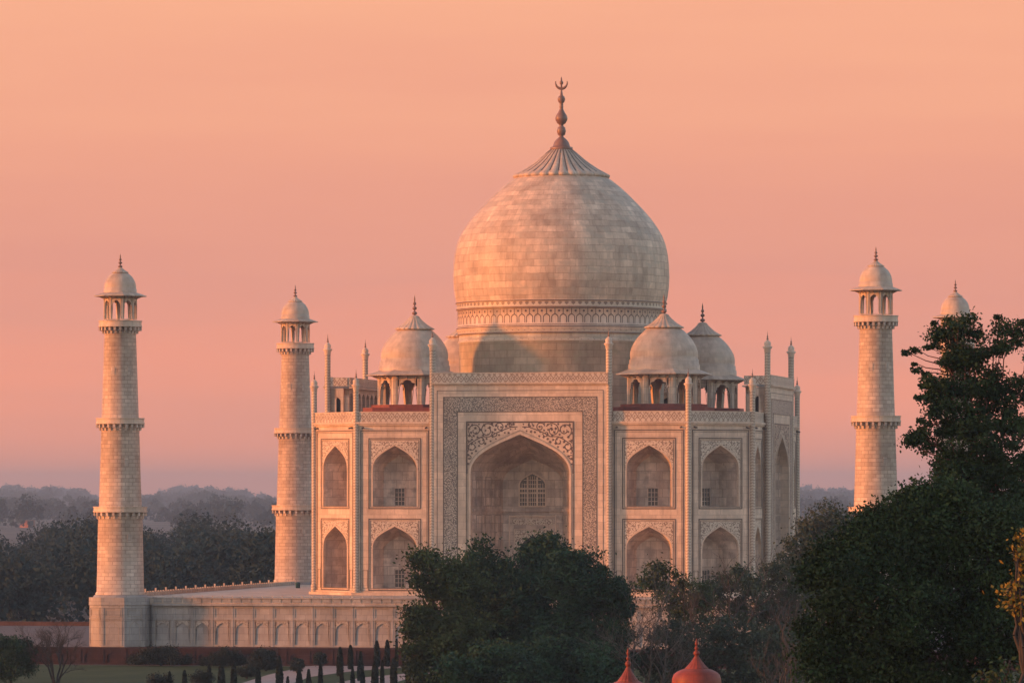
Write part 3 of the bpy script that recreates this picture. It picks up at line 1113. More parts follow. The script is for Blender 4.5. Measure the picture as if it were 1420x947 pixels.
    for s in (-1, 1):
        x = s * PWd
        tmp = MB()
        oo = outline(0.75, 0.42, 22.9, 24.6, 25.15, 6)
        arch_panel(tmp, -0.0, 1.55, 22.0, 26.3, oo, 0)
        reveal(tmp, oo, 0, 0.8)
        for f in tmp.f:
            rb.add([(x - s * tmp.v[i][1], tmp.v[i][0], tmp.v[i][2]) for i in f])
        rb.add([(x - s * 0.8, 0.0 + p[0], p[1]) for p in oo], mi=1)
        rb.add([(x, YF, 22), (x, 0, 22), (x, 0, 26.3), (x, YF, 26.3)])
        rb.add([(x - s * 1.0, 1.55, 22), (x - s * 1.0, 2.3, 22), (x - s * 1.0, 2.3, 26.3), (x - s * 1.0, 1.55, 26.3)], mi=0)
        rb.add([(x, 1.55, 22), (x - s * 1.0, 1.55, 22), (x - s * 1.0, 1.55, 26.3), (x, 1.55, 26.3)])
    rb.add([(-PWd, YF, 26.297), (PWd, YF, 26.297), (PWd, 2.45, 26.297), (-PWd, 2.45, 26.297)])
    rb.box(-PWd, PWd, 2.303, 2.75, 26.3, 26.5)
    rb.build('portal_rear', ['wall_marble', 'dark_opening'], root)
    return root


por0 = make_portal()
for k in range(4):
    o = por0 if k == 0 else copy_tree(por0, tomb)
    r = k * PI / 2
    o.location = (S * math.sin(r), -S * math.cos(r), 0)
    o.rotation_euler = (0, 0, r)


# slender pinnacle shafts
def make_pinnacle(ztop, r):
    mb = MB()
    mb.lathe([(r * 1.25, 0.0), (r * 1.25, 0.8), (r, 1.0), (r, ztop - 2.7)], 12)
    root = mb.build('pinnacle', 'chevron_marble', tomb)
    hd = MB()
    z = ztop - 2.7
    hd.lathe([(r, z), (r * 1.15, z + 0.1), (r * 1.1, z + 0.35), (r * 1.65, z + 0.62), (r * 1.65, z + 0.72), (r * 1.05, z + 0.8), (r * 1.2, z + 1.05), (r * 1.05, z + 1.3), (r * 0.5, z + 1.5), (r * 0.22, z + 1.58)], 14)
    hd.build('pinnacle_head', 'trim_marble', root)
    fn = MB()
    fn.lathe([(r * 0.2, z + 1.57), (r * 0.42, z + 1.72), (r * 0.18, z + 1.86), (r * 0.3, z + 2.0), (r * 0.12, z + 2.15), (0.01, ztop)], 10)
    fn.build('finial', 'finial_bronze', root)
    return root


pc = make_pinnacle(28.38, 0.36)
pp_ = make_pinnacle(33.43, 0.38)
first = [True, True]
for k in range(4):
    r = k * PI / 2
    ca, sa = math.cos(r), math.sin(r)
    for s in (-1, 1):
        for idx, (src, x, y) in enumerate(((pc, s * C, -S - 0.02), (pp_, s * P, -S - 0.55))):
            o = src if first[idx] else copy_tree(src, tomb)
            first[idx] = False
            o.location = (x * ca - y * sa, x * sa + y * ca, 0)

# roof, base step and the sandstone platforms of the roof pavilions
oct8 = [(-C, -S), (C, -S), (S, -C), (S, C), (C, S), (-C, S), (-S, C), (-S, -C)]
inn = [(x * 0.995, y * 0.995) for x, y in oct8]
mb = MB()
mb.add([(x, y, 21.9) for x, y in inn])
mb.build('roof', 'deck_marble', tomb)
mb = MB()
mb.prism([(x * 1.022, y * 1.022) for x, y in oct8], DZ + 0.003, -0.004)
mb.build('base_step', 'trim_marble', tomb)

B = 16.33
dome = [(4.58, 28.2), (4.58, 29.1), (4.45, 29.15), (4.45, 29.72), (4.3, 29.76), (4.36, 30.2), (4.33, 30.7), (4.18, 31.25), (3.9, 31.8), (3.5, 32.4), (3.0, 32.98), (2.5, 33.45), (1.9, 33.9)]
cap = [(1.9, 33.72), (2.42, 33.74), (2.48, 33.86), (2.1, 34.05), (1.55, 34.42), (1.05, 34.86), (0.68, 35.25), (0.58, 35.45), (0.3, 35.6)]
ch0 = chhatri(24.0, 4.5, 3.75, 1.3, 24.02, 26.0, 27.3, 0.42, 4.6, 6.35, 27.75, dome, cap, bulbs(35.5, 38.2, 0.36), 'rooftop_pavilion', tomb, (0, 0, 0), 'wall_marble', 'small_dome_marble')
pf = MB()
h, ct = 5.9, 1.6
pf.prism([(-h + ct, -h), (h - ct, -h), (h, -h + ct), (h, h - ct), (h - ct, h), (-h + ct, h), (-h, h - ct), (-h, -h + ct)], 21.93, 23.6)
pf.prism(octagon(5.3), 23.603, 23.99)
pf.build('platform', 'roof_sandstone', ch0)
for i, (sx, sy) in enumerate(((-1, -1), (1, -1), (1, 1), (-1, 1))):
    o = ch0 if i == 0 else copy_tree(ch0, tomb)
    o.location = (sx * B, sy * B, 0)

# drum and great dome
dr = MB()
dr.lathe([(13.5, 21.92), (13.5, 32.3), (13.58, 32.35), (13.58, 32.6), (13.5, 32.62), (13.5, 33.3)], 128)
dr.lathe([(13.5, 33.302), (13.72, 33.36), (13.72, 33.5), (13.62, 33.55), (13.68, 33.8), (13.85, 34.15), (13.85, 34.3), (13.7, 34.36), (13.7, 36.62), (13.88, 36.66), (13.88, 36.8), (13.8, 36.83), (13.8, 37.45), (13.95, 37.5), (13.95, 37.64), (13.8, 37.7)], 128, mi=1)
drum = dr.build('drum', ['drum_marble', 'trim_marble'], tomb)


def on_cyl(mb, pts, R, u0, mi=0):
    mb.add([(R * math.sin((u0 + x) / R), -R * math.cos((u0 + x) / R), z) for x, z in pts], mi=mi)


il = MB()
NA = 80
wa = 2 * PI * 13.7 / NA
for k in range(NA):
    u0 = (k + 0.5) * wa
    o = outline(0, wa * 0.43, 34.7, 35.38, 35.88, 5)
    o2 = outline(0, wa * 0.43 - 0.10, 34.7, 35.36, 35.72, 5)
    for i in range(len(o) - 1):
        on_cyl(il, [o[i], o[i + 1], o2[i + 1], o2[i]], 13.715, u0)
    on_cyl(il, [(-0.045, 35.84), (0.045, 35.84), (0.045, 36.5), (-0.045, 36.5)], 13.716, u0)
    on_cyl(il, [(wa / 2 + 0.16 * math.cos(a), 36.2 + 0.16 * math.sin(a)) for a in [j * PI / 4 for j in range(8)]], 13.715, u0)
for (za, zb, R) in ((36.5, 36.6, 13.715), (34.4, 34.48, 13.715)):
    il.lathe([(R, za), (R, zb)], 96)
for (za, zb, R) in ((36.665, 36.79, 13.895), (37.51, 37.63, 13.965), (33.37, 33.49, 13.735), (34.16, 34.28, 13.865)):
    il.lathe([(R, za), (R, zb)], 128)
il.build('inlay_band', 'vine_inlay', drum)
db = MB()
db.lathe([(13.815, 36.86), (13.815, 37.42)], 128)
db.lathe([(13.595, 32.37), (13.595, 32.58)], 128)
db.lathe([(13.66, 33.56), (13.70, 33.79)], 128)
db.build('patterned_band', 'dotted_band', drum)

pxr = [(422, 145.0), (414, 147.0), (400, 149.0), (385, 149.8), (370, 149.3), (355, 147.8), (340, 144.6), (328, 140), (316, 133), (304, 124.3), (292, 114), (280, 102.5), (270, 92.5), (260, 81.5), (252, 71.5), (246, 63)]
prof = [(r * 0.0951, 12.33 + (686.86 - y) * 0.0951) for y, r in pxr]
dm = MB()
dm.lathe(prof, 160)
dome_o = dm.build('great_dome', 'dome_marble', tomb)
lc = MB()
pxc = [(247.5, 63), (246.5, 65.5), (244, 66), (242.5, 64), (240, 59.5), (235, 50.5), (228, 40), (221, 31), (214, 23), (208, 15.5)]
lc.lathe([(r * 0.0951, 12.33 + (686.86 - y) * 0.0951) for y, r in pxc], 30 * 8, mod=lambda a, z: 1 + (0.055 * (abs(math.sin(a * 15)) ** 0.7) - 0.03 if z < 57.6 else 0))
lc.build('lotus_cap', ['cap_marble'], dome_o)
gv = MB()                                    # dark grooves between the petals
for k in range(30):
    a = 2 * PI * k / 30
    for (y0_, r0_), (y1_, r1_) in zip(pxc[4:-1], pxc[5:]):
        z0_, z1_ = 12.33 + (686.86 - y0_) * 0.0951, 12.33 + (686.86 - y1_) * 0.0951
        r0m, r1m = r0_ * 0.0951 * 0.985, r1_ * 0.0951 * 0.985
        gv.tube((r0m * math.cos(a), r0m * math.sin(a), z0_), (r1m * math.cos(a), r1m * math.sin(a), z1_), 0.09, 0.07, 4)
gv.build('petal_groove', 'inlay_stone', dome_o)
zf = lambda y: 12.33 + (686.86 - y) * 0.0951
k_ = 0.0951
fp = [(15.5, 208), (16, 206), (15.5, 204.5), (12, 203.5), (11.5, 201), (10, 197), (6.5, 193), (3, 190), (2.6, 189), (5, 187), (6.4, 182), (5.2, 177), (2.6, 175), (3.2, 174), (3.0, 173), (5.5, 171.5), (8.2, 167), (8.6, 164),
      (7.6, 160.5), (5, 156.5), (2.8, 152), (2.4, 149), (3.2, 148), (2.0, 147), (3.0, 145.5), (2.0, 144), (4.0, 142), (5.4, 138), (4.4, 134.5), (2.0, 132.5), (1.8, 129), (1.2, 126), (1.2, 118), (2.6, 116), (2.6, 114), (1.2, 112), (1.0, 109), (0.1, 106.5)]
fb = MB()
fb.lathe([(r * k_, zf(y)) for r, y in fp], 24)
cr = []
for i in range(17):                          # the crescent
    a = PI * (1.0 + i / 16) if False else math.radians(200 + 140 * i / 16 - 0)
    cr.append(a)
czc, R1 = zf(115), 8.2 * k_
angs = [math.radians(-195 + 210 * i / 20) for i in range(21)]
for a, b in zip(angs[:-1], angs[1:]):
    def tk(x):
        return 0.06 + 0.13 * max(0, math.cos((x + PI / 2) * 0.86))
    fb.tube((R1 * math.cos(a), 0, czc + R1 * math.sin(a)), (R1 * math.cos(b), 0, czc + R1 * math.sin(b)), tk(a), tk(b), 6)
fb.build('dome_finial', 'finial_bronze', dome_o)

# small bin on the deck by the far minaret
bn = MB()
c = on_ground(413, 815, DZ)
bn.lathe([(0.0, 0.0), (0.3, 0.0), (0.34, 0.62), (0.38, 0.64), (0.38, 0.72), (0.2, 0.82), (0.0, 0.85)], 16)
o = bn.build('litter_bin', 'bin_plastic', None, (c.x, c.y, DZ + 0.003))
tag(o, 'small teal litter bin on the deck by the half hidden minaret', 'bin')


# ------------------------------------------------------------------ vegetation
def quads_mesh(name, cent, size, rng, mat, parent=None, aspect=1.7, loc=(0, 0, 0), tone=None, droop=0.0):
    n = len(cent)
    nrm = rng.normal(size=(n, 3))
    nrm /= np.linalg.norm(nrm, axis=1)[:, None]
    a = np.cross(nrm, rng.normal(size=(n, 3)))
    a /= np.linalg.norm(a, axis=1)[:, None]
    b = np.cross(nrm, a)
    s = size * rng.uniform(0.6, 1.3, n)[:, None] / 2          # size: one number or one per leaf
    A, Bv = a * s * aspect, b * s
    v = np.empty((n, 4, 3))
    v[:, 0], v[:, 1], v[:, 2], v[:, 3] = cent - A, cent - Bv * 0.9 + A * 0.1, cent + A, cent + Bv * 0.9 + A * 0.1
    me = bpy.data.meshes.new(name)
    me.vertices.add(n * 4)
    me.vertices.foreach_set('co', v.reshape(-1).astype(np.float32))
    me.loops.add(n * 4)
    me.loops.foreach_set('vertex_index', np.arange(n * 4, dtype=np.int32))
    me.polygons.add(n)
    me.polygons.foreach_set('loop_start', np.arange(0, n * 4, 4, dtype=np.int32))
    me.polygons.foreach_set('loop_total', np.full(n, 4, dtype=np.int32))
    at_ = me.attributes.new('tone', 'FLOAT', 'FACE')
    at_.data.foreach_set('value', (rng.uniform(0, 1, n) if tone is None else tone).astype(np.float32))
    me.materials.append(MATS[mat])
    me.update(calc_edges=True)
    o = bpy.data.objects.new(name, me)
    SC.collection.objects.link(o)
    o.parent = parent
    o.location = loc
    return o


def lobe_points(rng, lobes, clumps_per, leaves_per, csig, fill=0.55):
    """leaves in clumps scattered through the outer part of ellipsoid lobes; one tone per clump"""
    pts, tones = [], []
    for (c, r) in lobes:
        vol = clumps_per * (np.prod(r) ** (2 / 3))
        k = max(5, int(vol))
        d = rng.normal(size=(k, 3))
        d /= np.linalg.norm(d, axis=1)[:, None]
        rad = fill + (1.02 - fill) * rng.uniform(0, 1, k) ** 0.6
        # uneven outline
        rad *= 1 + 0.16 * np.sin(d[:, 0] * 5.1 + c[0]) * np.sin(d[:, 2] * 6.3 + c[1]) + 0.06 * rng.normal(size=k)
        cc = np.array(c)[None] + d * rad[:, None] * np.array(r)[None]
        sg = csig * rng.uniform(0.6, 1.4, k)
        for q in range(k):
            m = int(leaves_per * rng.uniform(0.5, 1.4))
            pts.append(cc[q] + rng.normal(size=(m, 3)) * sg[q] * np.array([1, 1, 0.75]))
            tones.append(np.clip(rng.uniform(0, 1) + rng.normal(size=m) * 0.15, 0, 1))
    return np.concatenate(pts), np.concatenate(tones)


def wiggle_limb(mb, rnd, p0, p1, r0, r1, n=5, sides=6):
    p0, p1 = Vector(p0), Vector(p1)
    L = (p1 - p0).length
    pts = [p0]
    for i in range(1, n):
        t = i / n
        q = p0.lerp(p1, t) + Vector((rnd.uniform(-1, 1), rnd.uniform(-1, 1), rnd.uniform(-0.6, 0.9))) * L * 0.05
        pts.append(q)
    pts.append(p1)
    for i in range(n):
        mb.tube(pts[i], pts[i + 1], r0 + (r1 - r0) * i / n, r0 + (r1 - r0) * (i + 1) / n, sides)
    return pts


def make_tree(name, base_px, dep, lobes_px, leaf, mat, label, cat='tree', seed=1, clumps=6.0, lpc=45, csig=None, bark='bark', spread=0.6, group=None, aspect=1.7, trunk_r=None, tufts=None, fill=0.55, limbs=True):
    """lobes_px: (px, py, radius px[, depth offset m[, flatten]])"""
    rng = np.random.default_rng(seed)
    rnd = random.Random(seed)
    base = at(base_px, PY0, dep)
    base.z = GZ
    root = empty(name, base)
    tag(root, label, cat, group)
    mpp = dep / FPX
    lobes = []
    for L in lobes_px:
        px, py, r = L[:3]
        off = L[3] if len(L) > 3 else rnd.uniform(-spread, spread) * r * mpp
        p = at(px, py, dep) + Vector((_d[0], _d[1], 0)) * off - base
        R = r * mpp
        fl = L[4] if len(L) > 4 else 0.9
        lobes.append(((p.x, p.y, p.z), (R, R * 1.05, R * fl)))
    csig = csig or leaf * 2.6
    pts, tones = lobe_points(rng, lobes, clumps, lpc, csig, fill)
    keep = pts[:, 2] > 0.2
    pts, tones = pts[keep], tones[keep]
    quads_mesh('crown', pts, leaf, rng, mat, root, aspect, tone=tones)
    tk = MB()
    zmin = min(l[0][2] - l[1][2] for l in lobes)
    tx = sum(l[0][0] for l in lobes) / len(lobes)
    ty = sum(l[0][1] for l in lobes) / len(lobes)
    H = max(l[0][2] for l in lobes)
    tr = trunk_r or max(0.12, H * 0.018)
    topc = Vector((tx, ty, H * 0.85))
    fork = Vector((tx * 0.3, ty * 0.3, max(1.0, min(zmin + 1.0, 0.35 * H))))
    tp0 = wiggle_limb(tk, rnd, (0, 0, -0.3), fork, tr * 1.25, tr * 0.85, 4, 9)
    if limbs:
        tp0 += wiggle_limb(tk, rnd, fork, topc, tr * 0.85, tr * 0.12, 8, 7)
    tk.build('trunk', bark, root)
    if limbs:
        lb = MB()
        for (c, r) in lobes:
            c = Vector(c)
            hd = math.hypot(c.x - tx, c.y - ty)
            zs_ = c.z - 0.5 * hd - 0.8
            st = min(tp0[4:], key=lambda q: abs(q.z - zs_))
            if (c - st).length < 0.4:
                continue
            fr_ = max(0.1, 1 - st.z / H)
            r0_ = tr * min(0.34, 0.12 + 0.35 * fr_)
            pp = wiggle_limb(lb, rnd, st, c, r0_, r0_ * 0.3, 5, 5)
            for j in range(7):
                d = Vector((rnd.gauss(0, 1), rnd.gauss(0, 1), rnd.gauss(0.3, 1))).normalized()
                e = c + Vector((d.x * r[0], d.y * r[1], d.z * r[2])) * 0.85
                wiggle_limb(lb, rnd, pp[-2 if j % 2 else -1], e, r0_ * 0.3, r0_ * 0.1, 3, 4)
        lb.build('limb', bark, root)
    if tufts:
        for (px, py, r, sx, sy) in tufts:
            tw = MB()
            p = at(px, py, dep) - base
            s = at(sx, sy, dep) - base
            wiggle_limb(tw, rnd, s, p, tr * 0.13, tr * 0.05, 5, 4)
            m = int(30 + r * 10)
            br_ = tw.build('outer_branch', bark, root)
            quads_mesh('leaf_tuft', np.array(p)[None] + np.clip(rng.normal(size=(m, 3)), -1.6, 1.6) * r * mpp * np.array([0.6, 0.5, 0.34]), leaf, rng, mat, br_, aspect, tone=np.full(m, rng.uniform(0.1, 0.6)))
    return root


def make_bare_tree(name, px, dep, top_px, width_px, label, seed, mat='pale_bark', stems=3, levels=5, thick=0.017, lean=0.0, group=None, cat='bare tree', twig='twig'):
    rnd = random.Random(seed)
    base = at(px, PY0, dep)
    base.z = GZ
    root = empty(name, base)
    tag(root, label, cat, group)
    mpp = dep / FPX
    H = at(px, top_px, dep).z - GZ
    W = width_px * mpp
    tk, br = MB(), MB()

    def grow(p, d, L, r, lev):
        q = p + d * L
        mid = p.lerp(q, 0.5) + Vector((rnd.uniform(-1, 1), rnd.uniform(-1, 1), rnd.uniform(-1, 1))) * L * 0.07
        t = tk if lev <= 1 else br
        s = 6 if lev <= 1 else 3
        t.tube(p, mid, r, r * 0.85, s)
        t.tube(mid, q, r * 0.85, r * 0.68, s)
        if lev >= levels:
            return
        n = 2 if rnd.random() < 0.35 else 3
        for k in range(n):
            nd = (d + Vector((rnd.gauss(0, 0.55), rnd.gauss(0, 0.55), rnd.gauss(0.12, 0.3)))).normalized()
            grow(q if k < 2 else mid, nd, L * rnd.uniform(0.62, 0.85), r * 0.62, lev + 1)

    tot = sum(0.74 ** i for i in range(levels + 1))
    for s in range(stems):
        a = 2 * PI * s / stems + rnd.uniform(-0.4, 0.4)
        sp_ = min(0.9, W / H * 0.55)
        d = Vector((math.cos(a) * sp_ * rnd.uniform(0.5, 1) + lean, math.sin(a) * sp_ * 0.6, 1)).normalized()
        grow(Vector((0.15 * math.cos(a), 0.15 * math.sin(a), -0.2)), d, H / tot * 1.12, thick * H, 0)
    tk.build('trunk', mat, root)
    br.build('branch', mat, root)
    return root


# middle trees in front of the portal
make_tree('broadleaf_tree', 612, 400, [(600, 800, 26), (588, 842, 24), (622, 792, 24), (642, 822, 32), (606, 880, 36), (580, 890, 20), (640, 880, 40), (610, 930, 40), (576, 868, 13), (590, 778, 12)], 0.18, 'olive_leaves',
          'lighter olive green broadleaf tree at the left of the central clump', seed=3, clumps=5.5, lpc=260, csig=0.46)
make_tree('broadleaf_tree', 705, 408, [(662, 783, 28), (644, 800, 24), (690, 796, 34), (722, 822, 48), (757, 762, 15), (746, 757, 9), (770, 768, 12), (752, 785, 32), (735, 772, 13), (700, 860, 60), (760, 850, 60), (655, 870, 50), (700, 920, 60), (760, 750, 8)], 0.18, 'dark_leaves',
          'big dark tree in front of the portal with a leafy tuft on top', seed=4, clumps=5.5, lpc=260, csig=0.46)
make_tree('broadleaf_tree', 815, 396, [(815, 800, 40), (840, 812, 30), (795, 815, 40), (850, 850, 26), (822, 870, 50), (775, 900, 50), (840, 910, 40), (785, 790, 25), (862, 835, 10)], 0.17, 'dark_leaves',
          'rounded dark tree on the right of the clump before the portal', seed=5, clumps=6.5, lpc=260, csig=0.42)
make_tree('broadleaf_tree', 735, 370, [(690, 925, 40), (760, 930, 45), (820, 935, 40), (640, 940, 35), (725, 945, 50)], 0.17, 'dark_leaves',
          'low dark tree at the bottom edge below the central clump', seed=6, clumps=9, lpc=170, csig=0.42)

# shrubs and thin trees right of the clump
make_tree('slender_tree', 930, 430, [(905, 797, 13), (896, 808, 10), (918, 812, 12), (945, 812, 20), (962, 822, 20), (930, 835, 22), (950, 850, 26), (914, 790, 7), (982, 838, 18)], 0.17, 'olive_leaves',
          'small dark green tree before the sunlit bay right of the portal', seed=7, clumps=6, lpc=95, csig=0.4, fill=0.35)
make_tree('slender_tree', 1010, 440, [(992, 815, 16), (1010, 808, 18), (1030, 800, 16), (1024, 786, 9), (1045, 815, 22), (1000, 845, 26), (1040, 850, 28), (978, 830, 14)], 0.17, 'grey_leaves',
          'sparse grey green tree below the shaded corner bay', seed=8, clumps=8, lpc=80, csig=0.4, fill=0.3)
make_tree('slender_tree', 1080, 445, [(1070, 800, 20), (1092, 785, 20), (1060, 830, 26), (1095, 825, 30), (1078, 870, 36), (1105, 870, 30)], 0.17, 'grey_leaves',
          'greyish bushy tree under the far right wall of the tomb', seed=9, clumps=8.5, lpc=80, csig=0.42, fill=0.35)
make_tree('broadleaf_tree', 1145, 470, [(1148, 722, 22), (1130, 738, 24), (1168, 735, 22), (1115, 765, 24), (1150, 770, 40), (1180, 760, 24), (1125, 810, 36), (1160, 830, 40), (1185, 722, 10)], 0.19, 'grey_leaves',
          'hazy round tree between the tomb and the right minaret', seed=10, clumps=6.5, lpc=110, csig=0.55)
make_tree('undergrowth_bush', 960, 400, [(930, 880, 30), (975, 890, 34), (1020, 885, 36), (1060, 900, 36), (1100, 905, 36), (1000, 930, 40), (1060, 940, 40), (940, 930, 36), (900, 925, 24)], 0.17, 'grey_leaves',
          'dull tangled bush behind the red sandstone domes', cat='bush', seed=11, clumps=8, lpc=85, csig=0.42, fill=0.3)
make_bare_tree('bare_tree', 903, 394, 815, 30, 'leafless brownish tree between the dark clump and sunlit bay', 21, 'ash_bark', 3, 6, thick=0.012)
make_bare_tree('bare_tree', 1033, 425, 784, 50, 'thin leafless tree reaching above the grey green bushes', 22, 'bark', 2, 6)
make_bare_tree('bare_tree', 1080, 380, 868, 44, 'low bare branching tree at the right of the red domes', 23, 'pale_bark', 3, 5)

# big trees on the right
make_tree('broadleaf_tree', 1270, 150, [(1240, 735, 38), (1205, 755, 42), (1165, 790, 40), (1285, 718, 34), (1335, 724, 34), (1388, 726, 38), (1300, 706, 26), (1248, 702, 9), (1276, 690, 8), (1302, 686, 8), (1224, 724, 9), (1192, 742, 8), (1150, 772, 9), (1128, 800, 9), (1318, 684, 9), (1330, 780, 80), (1235, 820, 80), (1160, 860, 46), (1385, 760, 60), (1300, 890, 90), (1400, 880, 70), (1150, 920, 40),
                                         (1200, 915, 60), (1272, 693, 14), (1328, 686, 16), (1218, 720, 14), (1130, 885, 20), (1370, 722, 26)], 0.085, 'near_leaves',
          'large dark bushy tree filling the lower right corner', seed=12, clumps=20, lpc=300, csig=0.28, bark='bark', aspect=1.5, fill=0.45)
make_tree('tall_tree', 1395, 172, [(1318, 454, 16.2), (1345, 455, 18.36), (1304, 463, 9.72, 0), (1387, 455, 10.8), (1412, 463, 15.12), (1330, 480, 20.52), (1360, 487, 24.84), (1388, 482, 10.8), (1312, 506, 16.2), (1340, 515, 27), (1375, 525, 20.52),
                                    (1296, 530, 14.04), (1286, 548, 10.8), (1310, 546, 25.2), (1345, 555, 34.8), (1385, 555, 27.6), (1415, 545, 25.2), (1291, 578, 16.2), (1320, 590, 32.4), (1360, 600, 39.6), (1405, 595, 32.4), (1279, 600, 9.72), (1265, 612, 6.48),
                                    (1297, 618, 18.36), (1330, 635, 34.8), (1375, 645, 42), (1412, 650, 32.4), (1303, 650, 15.6), (1319, 672, 22.8), (1350, 690, 34.8), (1395, 700, 39.6), (1428, 500, 10.8), (1342, 664, 30), (1380, 672, 33.6), (1412, 676, 28.8)], 0.085, 'near_leaves',
          'tall loose crowned tree at the right edge against the sky', seed=13, clumps=32, lpc=125, csig=0.16, aspect=1.5, fill=0.15, bark='red_bark', trunk_r=0.26,
          tufts=[(1257, 489, 7, 1318, 512), (1270, 486, 8, 1318, 505), (1287, 481, 7, 1326, 500), (1271, 514, 8, 1312, 520), (1284, 519, 6, 1315, 530), (1277, 583, 6, 1296, 590), (1268, 505, 4, 1310, 516), (1272, 551, 5, 1296, 558),
                 (1299, 480, 8, 1330, 500), (1302, 458, 8, 1330, 470), (1296, 448, 5, 1325, 458), (1281, 535, 7, 1300, 545), (1384, 440, 6, 1380, 455), (1418, 447, 7, 1405, 462)])
make_tree('yellowing_tree', 1440, 110, [(1412, 762, 10), (1418, 742, 9), (1402, 815, 15), (1418, 805, 20), (1416, 778, 10), (1404, 840, 12), (1414, 838, 14), (1425, 780, 14), (1432, 830, 26), (1440, 770, 26), (1445, 870, 26)], 0.085, 'yellow_leaves',
          'yellow leaved tree poking in at the right edge', seed=14, clumps=75, lpc=14, csig=0.11, aspect=1.3, fill=0.3)
make_tree('broadleaf_tree', 1395, 120, [(1395, 935, 25), (1380, 950, 30), (1420, 940, 25)], 0.09, 'near_leaves',
          'olive shrub top in the bottom right corner', cat='shrub', seed=15, clumps=40, lpc=14, csig=0.15, aspect=1.4, fill=0.3)

# trees and shrubs of the lawn at the left
make_tree('round_tree', 16, 556, [(14, 908, 22), (-4, 905, 22), (30, 905, 20), (10, 920, 24), (34, 918, 14), (-12, 915, 24)], 0.16, 'dark_leaves', 'small round dark tree on the lawn at the left edge', seed=16, clumps=5.5, lpc=220, csig=0.44)
make_bare_tree('bare_tree', 78, 556, 862, 80, 'leafless tree forking low on the lawn left of the plinth', 26, 'bark', 4, 7, thick=0.022)
BUSH = [(223, 923, [(223, 912, 15), (200, 914, 13), (245, 914, 13), (188, 918, 8), (258, 918, 8), (212, 905, 9), (235, 905, 9)], 'wide dark mounded bush against the red terrace, left of the others'),
        (309, 925, [(318, 911, 13), (300, 914, 11), (286, 918, 7), (330, 914, 10), (308, 912, 12)], 'sloping dark bush in the middle of the terrace wall bushes'),
        (369, 930, [(368, 908, 10), (360, 916, 12), (376, 914, 11), (350, 924, 8), (368, 922, 12)], 'dark round bush at the right of the terrace wall bushes')]
for i, (px, yb, lb, lab) in enumerate(BUSH):
    dep = (CAM[2] - GZ) * FPX / (yb - PY0)
    make_tree('garden_bush', px, dep, [(a, b, r) for a, b, r in lb], 0.13, 'cypress_leaves', lab, 'bush', 30 + i, clumps=26, lpc=90, csig=0.3, group='clipped bushes along the terrace', limbs=False, trunk_r=0.15)
for i, (px, py, r, yb, lab) in enumerate(((412, 921, 8.8, 933, 'ball shaped topiary on the pale path, lower of the two balls'), (443.5, 913, 8.6, 926, 'ball shaped topiary before the terrace wall, higher of the two balls'))):
    dep = (CAM[2] - GZ) * FPX / (yb - PY0)
    make_tree('topiary_ball', px, dep, [(px, py, r, 0, 1.0)], 0.12, 'cypress_leaves', lab, 'topiary', 40 + i, clumps=110, lpc=45, csig=0.12, group='ball topiaries', limbs=False, trunk_r=0.12, fill=0.7)
for i, (px, py, r, yb, lab) in enumerate(((222, 945, 13, 955, 'low dark hedge clump at the bottom edge of the lawn, left one'), (280, 940, 10, 950, 'low dark shrub at the bottom edge between small cypresses'), (342, 932, 9, 941, 'low green shrub beside the start of the pale path'))):
    dep = (CAM[2] - GZ) * FPX / (yb - PY0)
    make_tree('low_shrub', px, dep, [(px - 7, py, r * 0.8), (px + 7, py + 1, r * 0.8), (px, py - 1, r * 0.9)], 0.13, 'cypress_leaves', lab, 'shrub', 44 + i, clumps=30, lpc=70, csig=0.25, group='low shrubs on the lawn', limbs=False, trunk_r=0.1)

CYP = [(387.5, 909, 5.0), (471.5, 897, 4.5), (486, 894, 3.6), (500, 903, 4.6), (522.5, 888, 4.0), (537, 887, 3.6), (550, 886, 2.0), (560, 889, 1.8),
       (415, 929, 4.6), (428, 928, 4.3), (444.5, 921, 3.0), (474, 934, 3.6), (489, 925, 3.6), (503, 930, 3.2), (520, 916, 4.8), (530, 915, 2.8), (546, 912, 4.6),
       (290, 921, 3.2), (307, 915, 5.0), (324, 920, 4.2), (358, 925, 3.6), (235, 931, 3.8), (256, 929, 3.4), (399, 938, 2.0), (566, 911, 3.4)]
PLACE = ['left of the lower ball topiary', 'first of the tall back row by the path', 'second of the tall back row by the path', 'pointed, in the gap of the back row', 'thickest of the tall trio beside the olive tree',
         'middle of the tall trio beside the olive tree', 'thinnest of the tall trio beside the olive tree', 'half hidden by the olive tree', 'below the lower ball topiary, left twin', 'below the lower ball topiary, right twin',
         'straight under the higher ball topiary', 'short, under the first back row cypress', 'under the second back row cypress', 'below the pointed cypress', 'thick, in front of the tall trio', 'slim, between two thick front ones',
         'front row, nearest the olive tree', 'slim, left of the sloping bush foot', 'widest, under the sloping bush', 'right foot of the sloping bush', 'below the rightmost terrace bush', 'leftmost on the lawn, top just in frame',
         'second from left on the lawn', 'tiny tip before the pale path', 'at the foot of the olive tree']
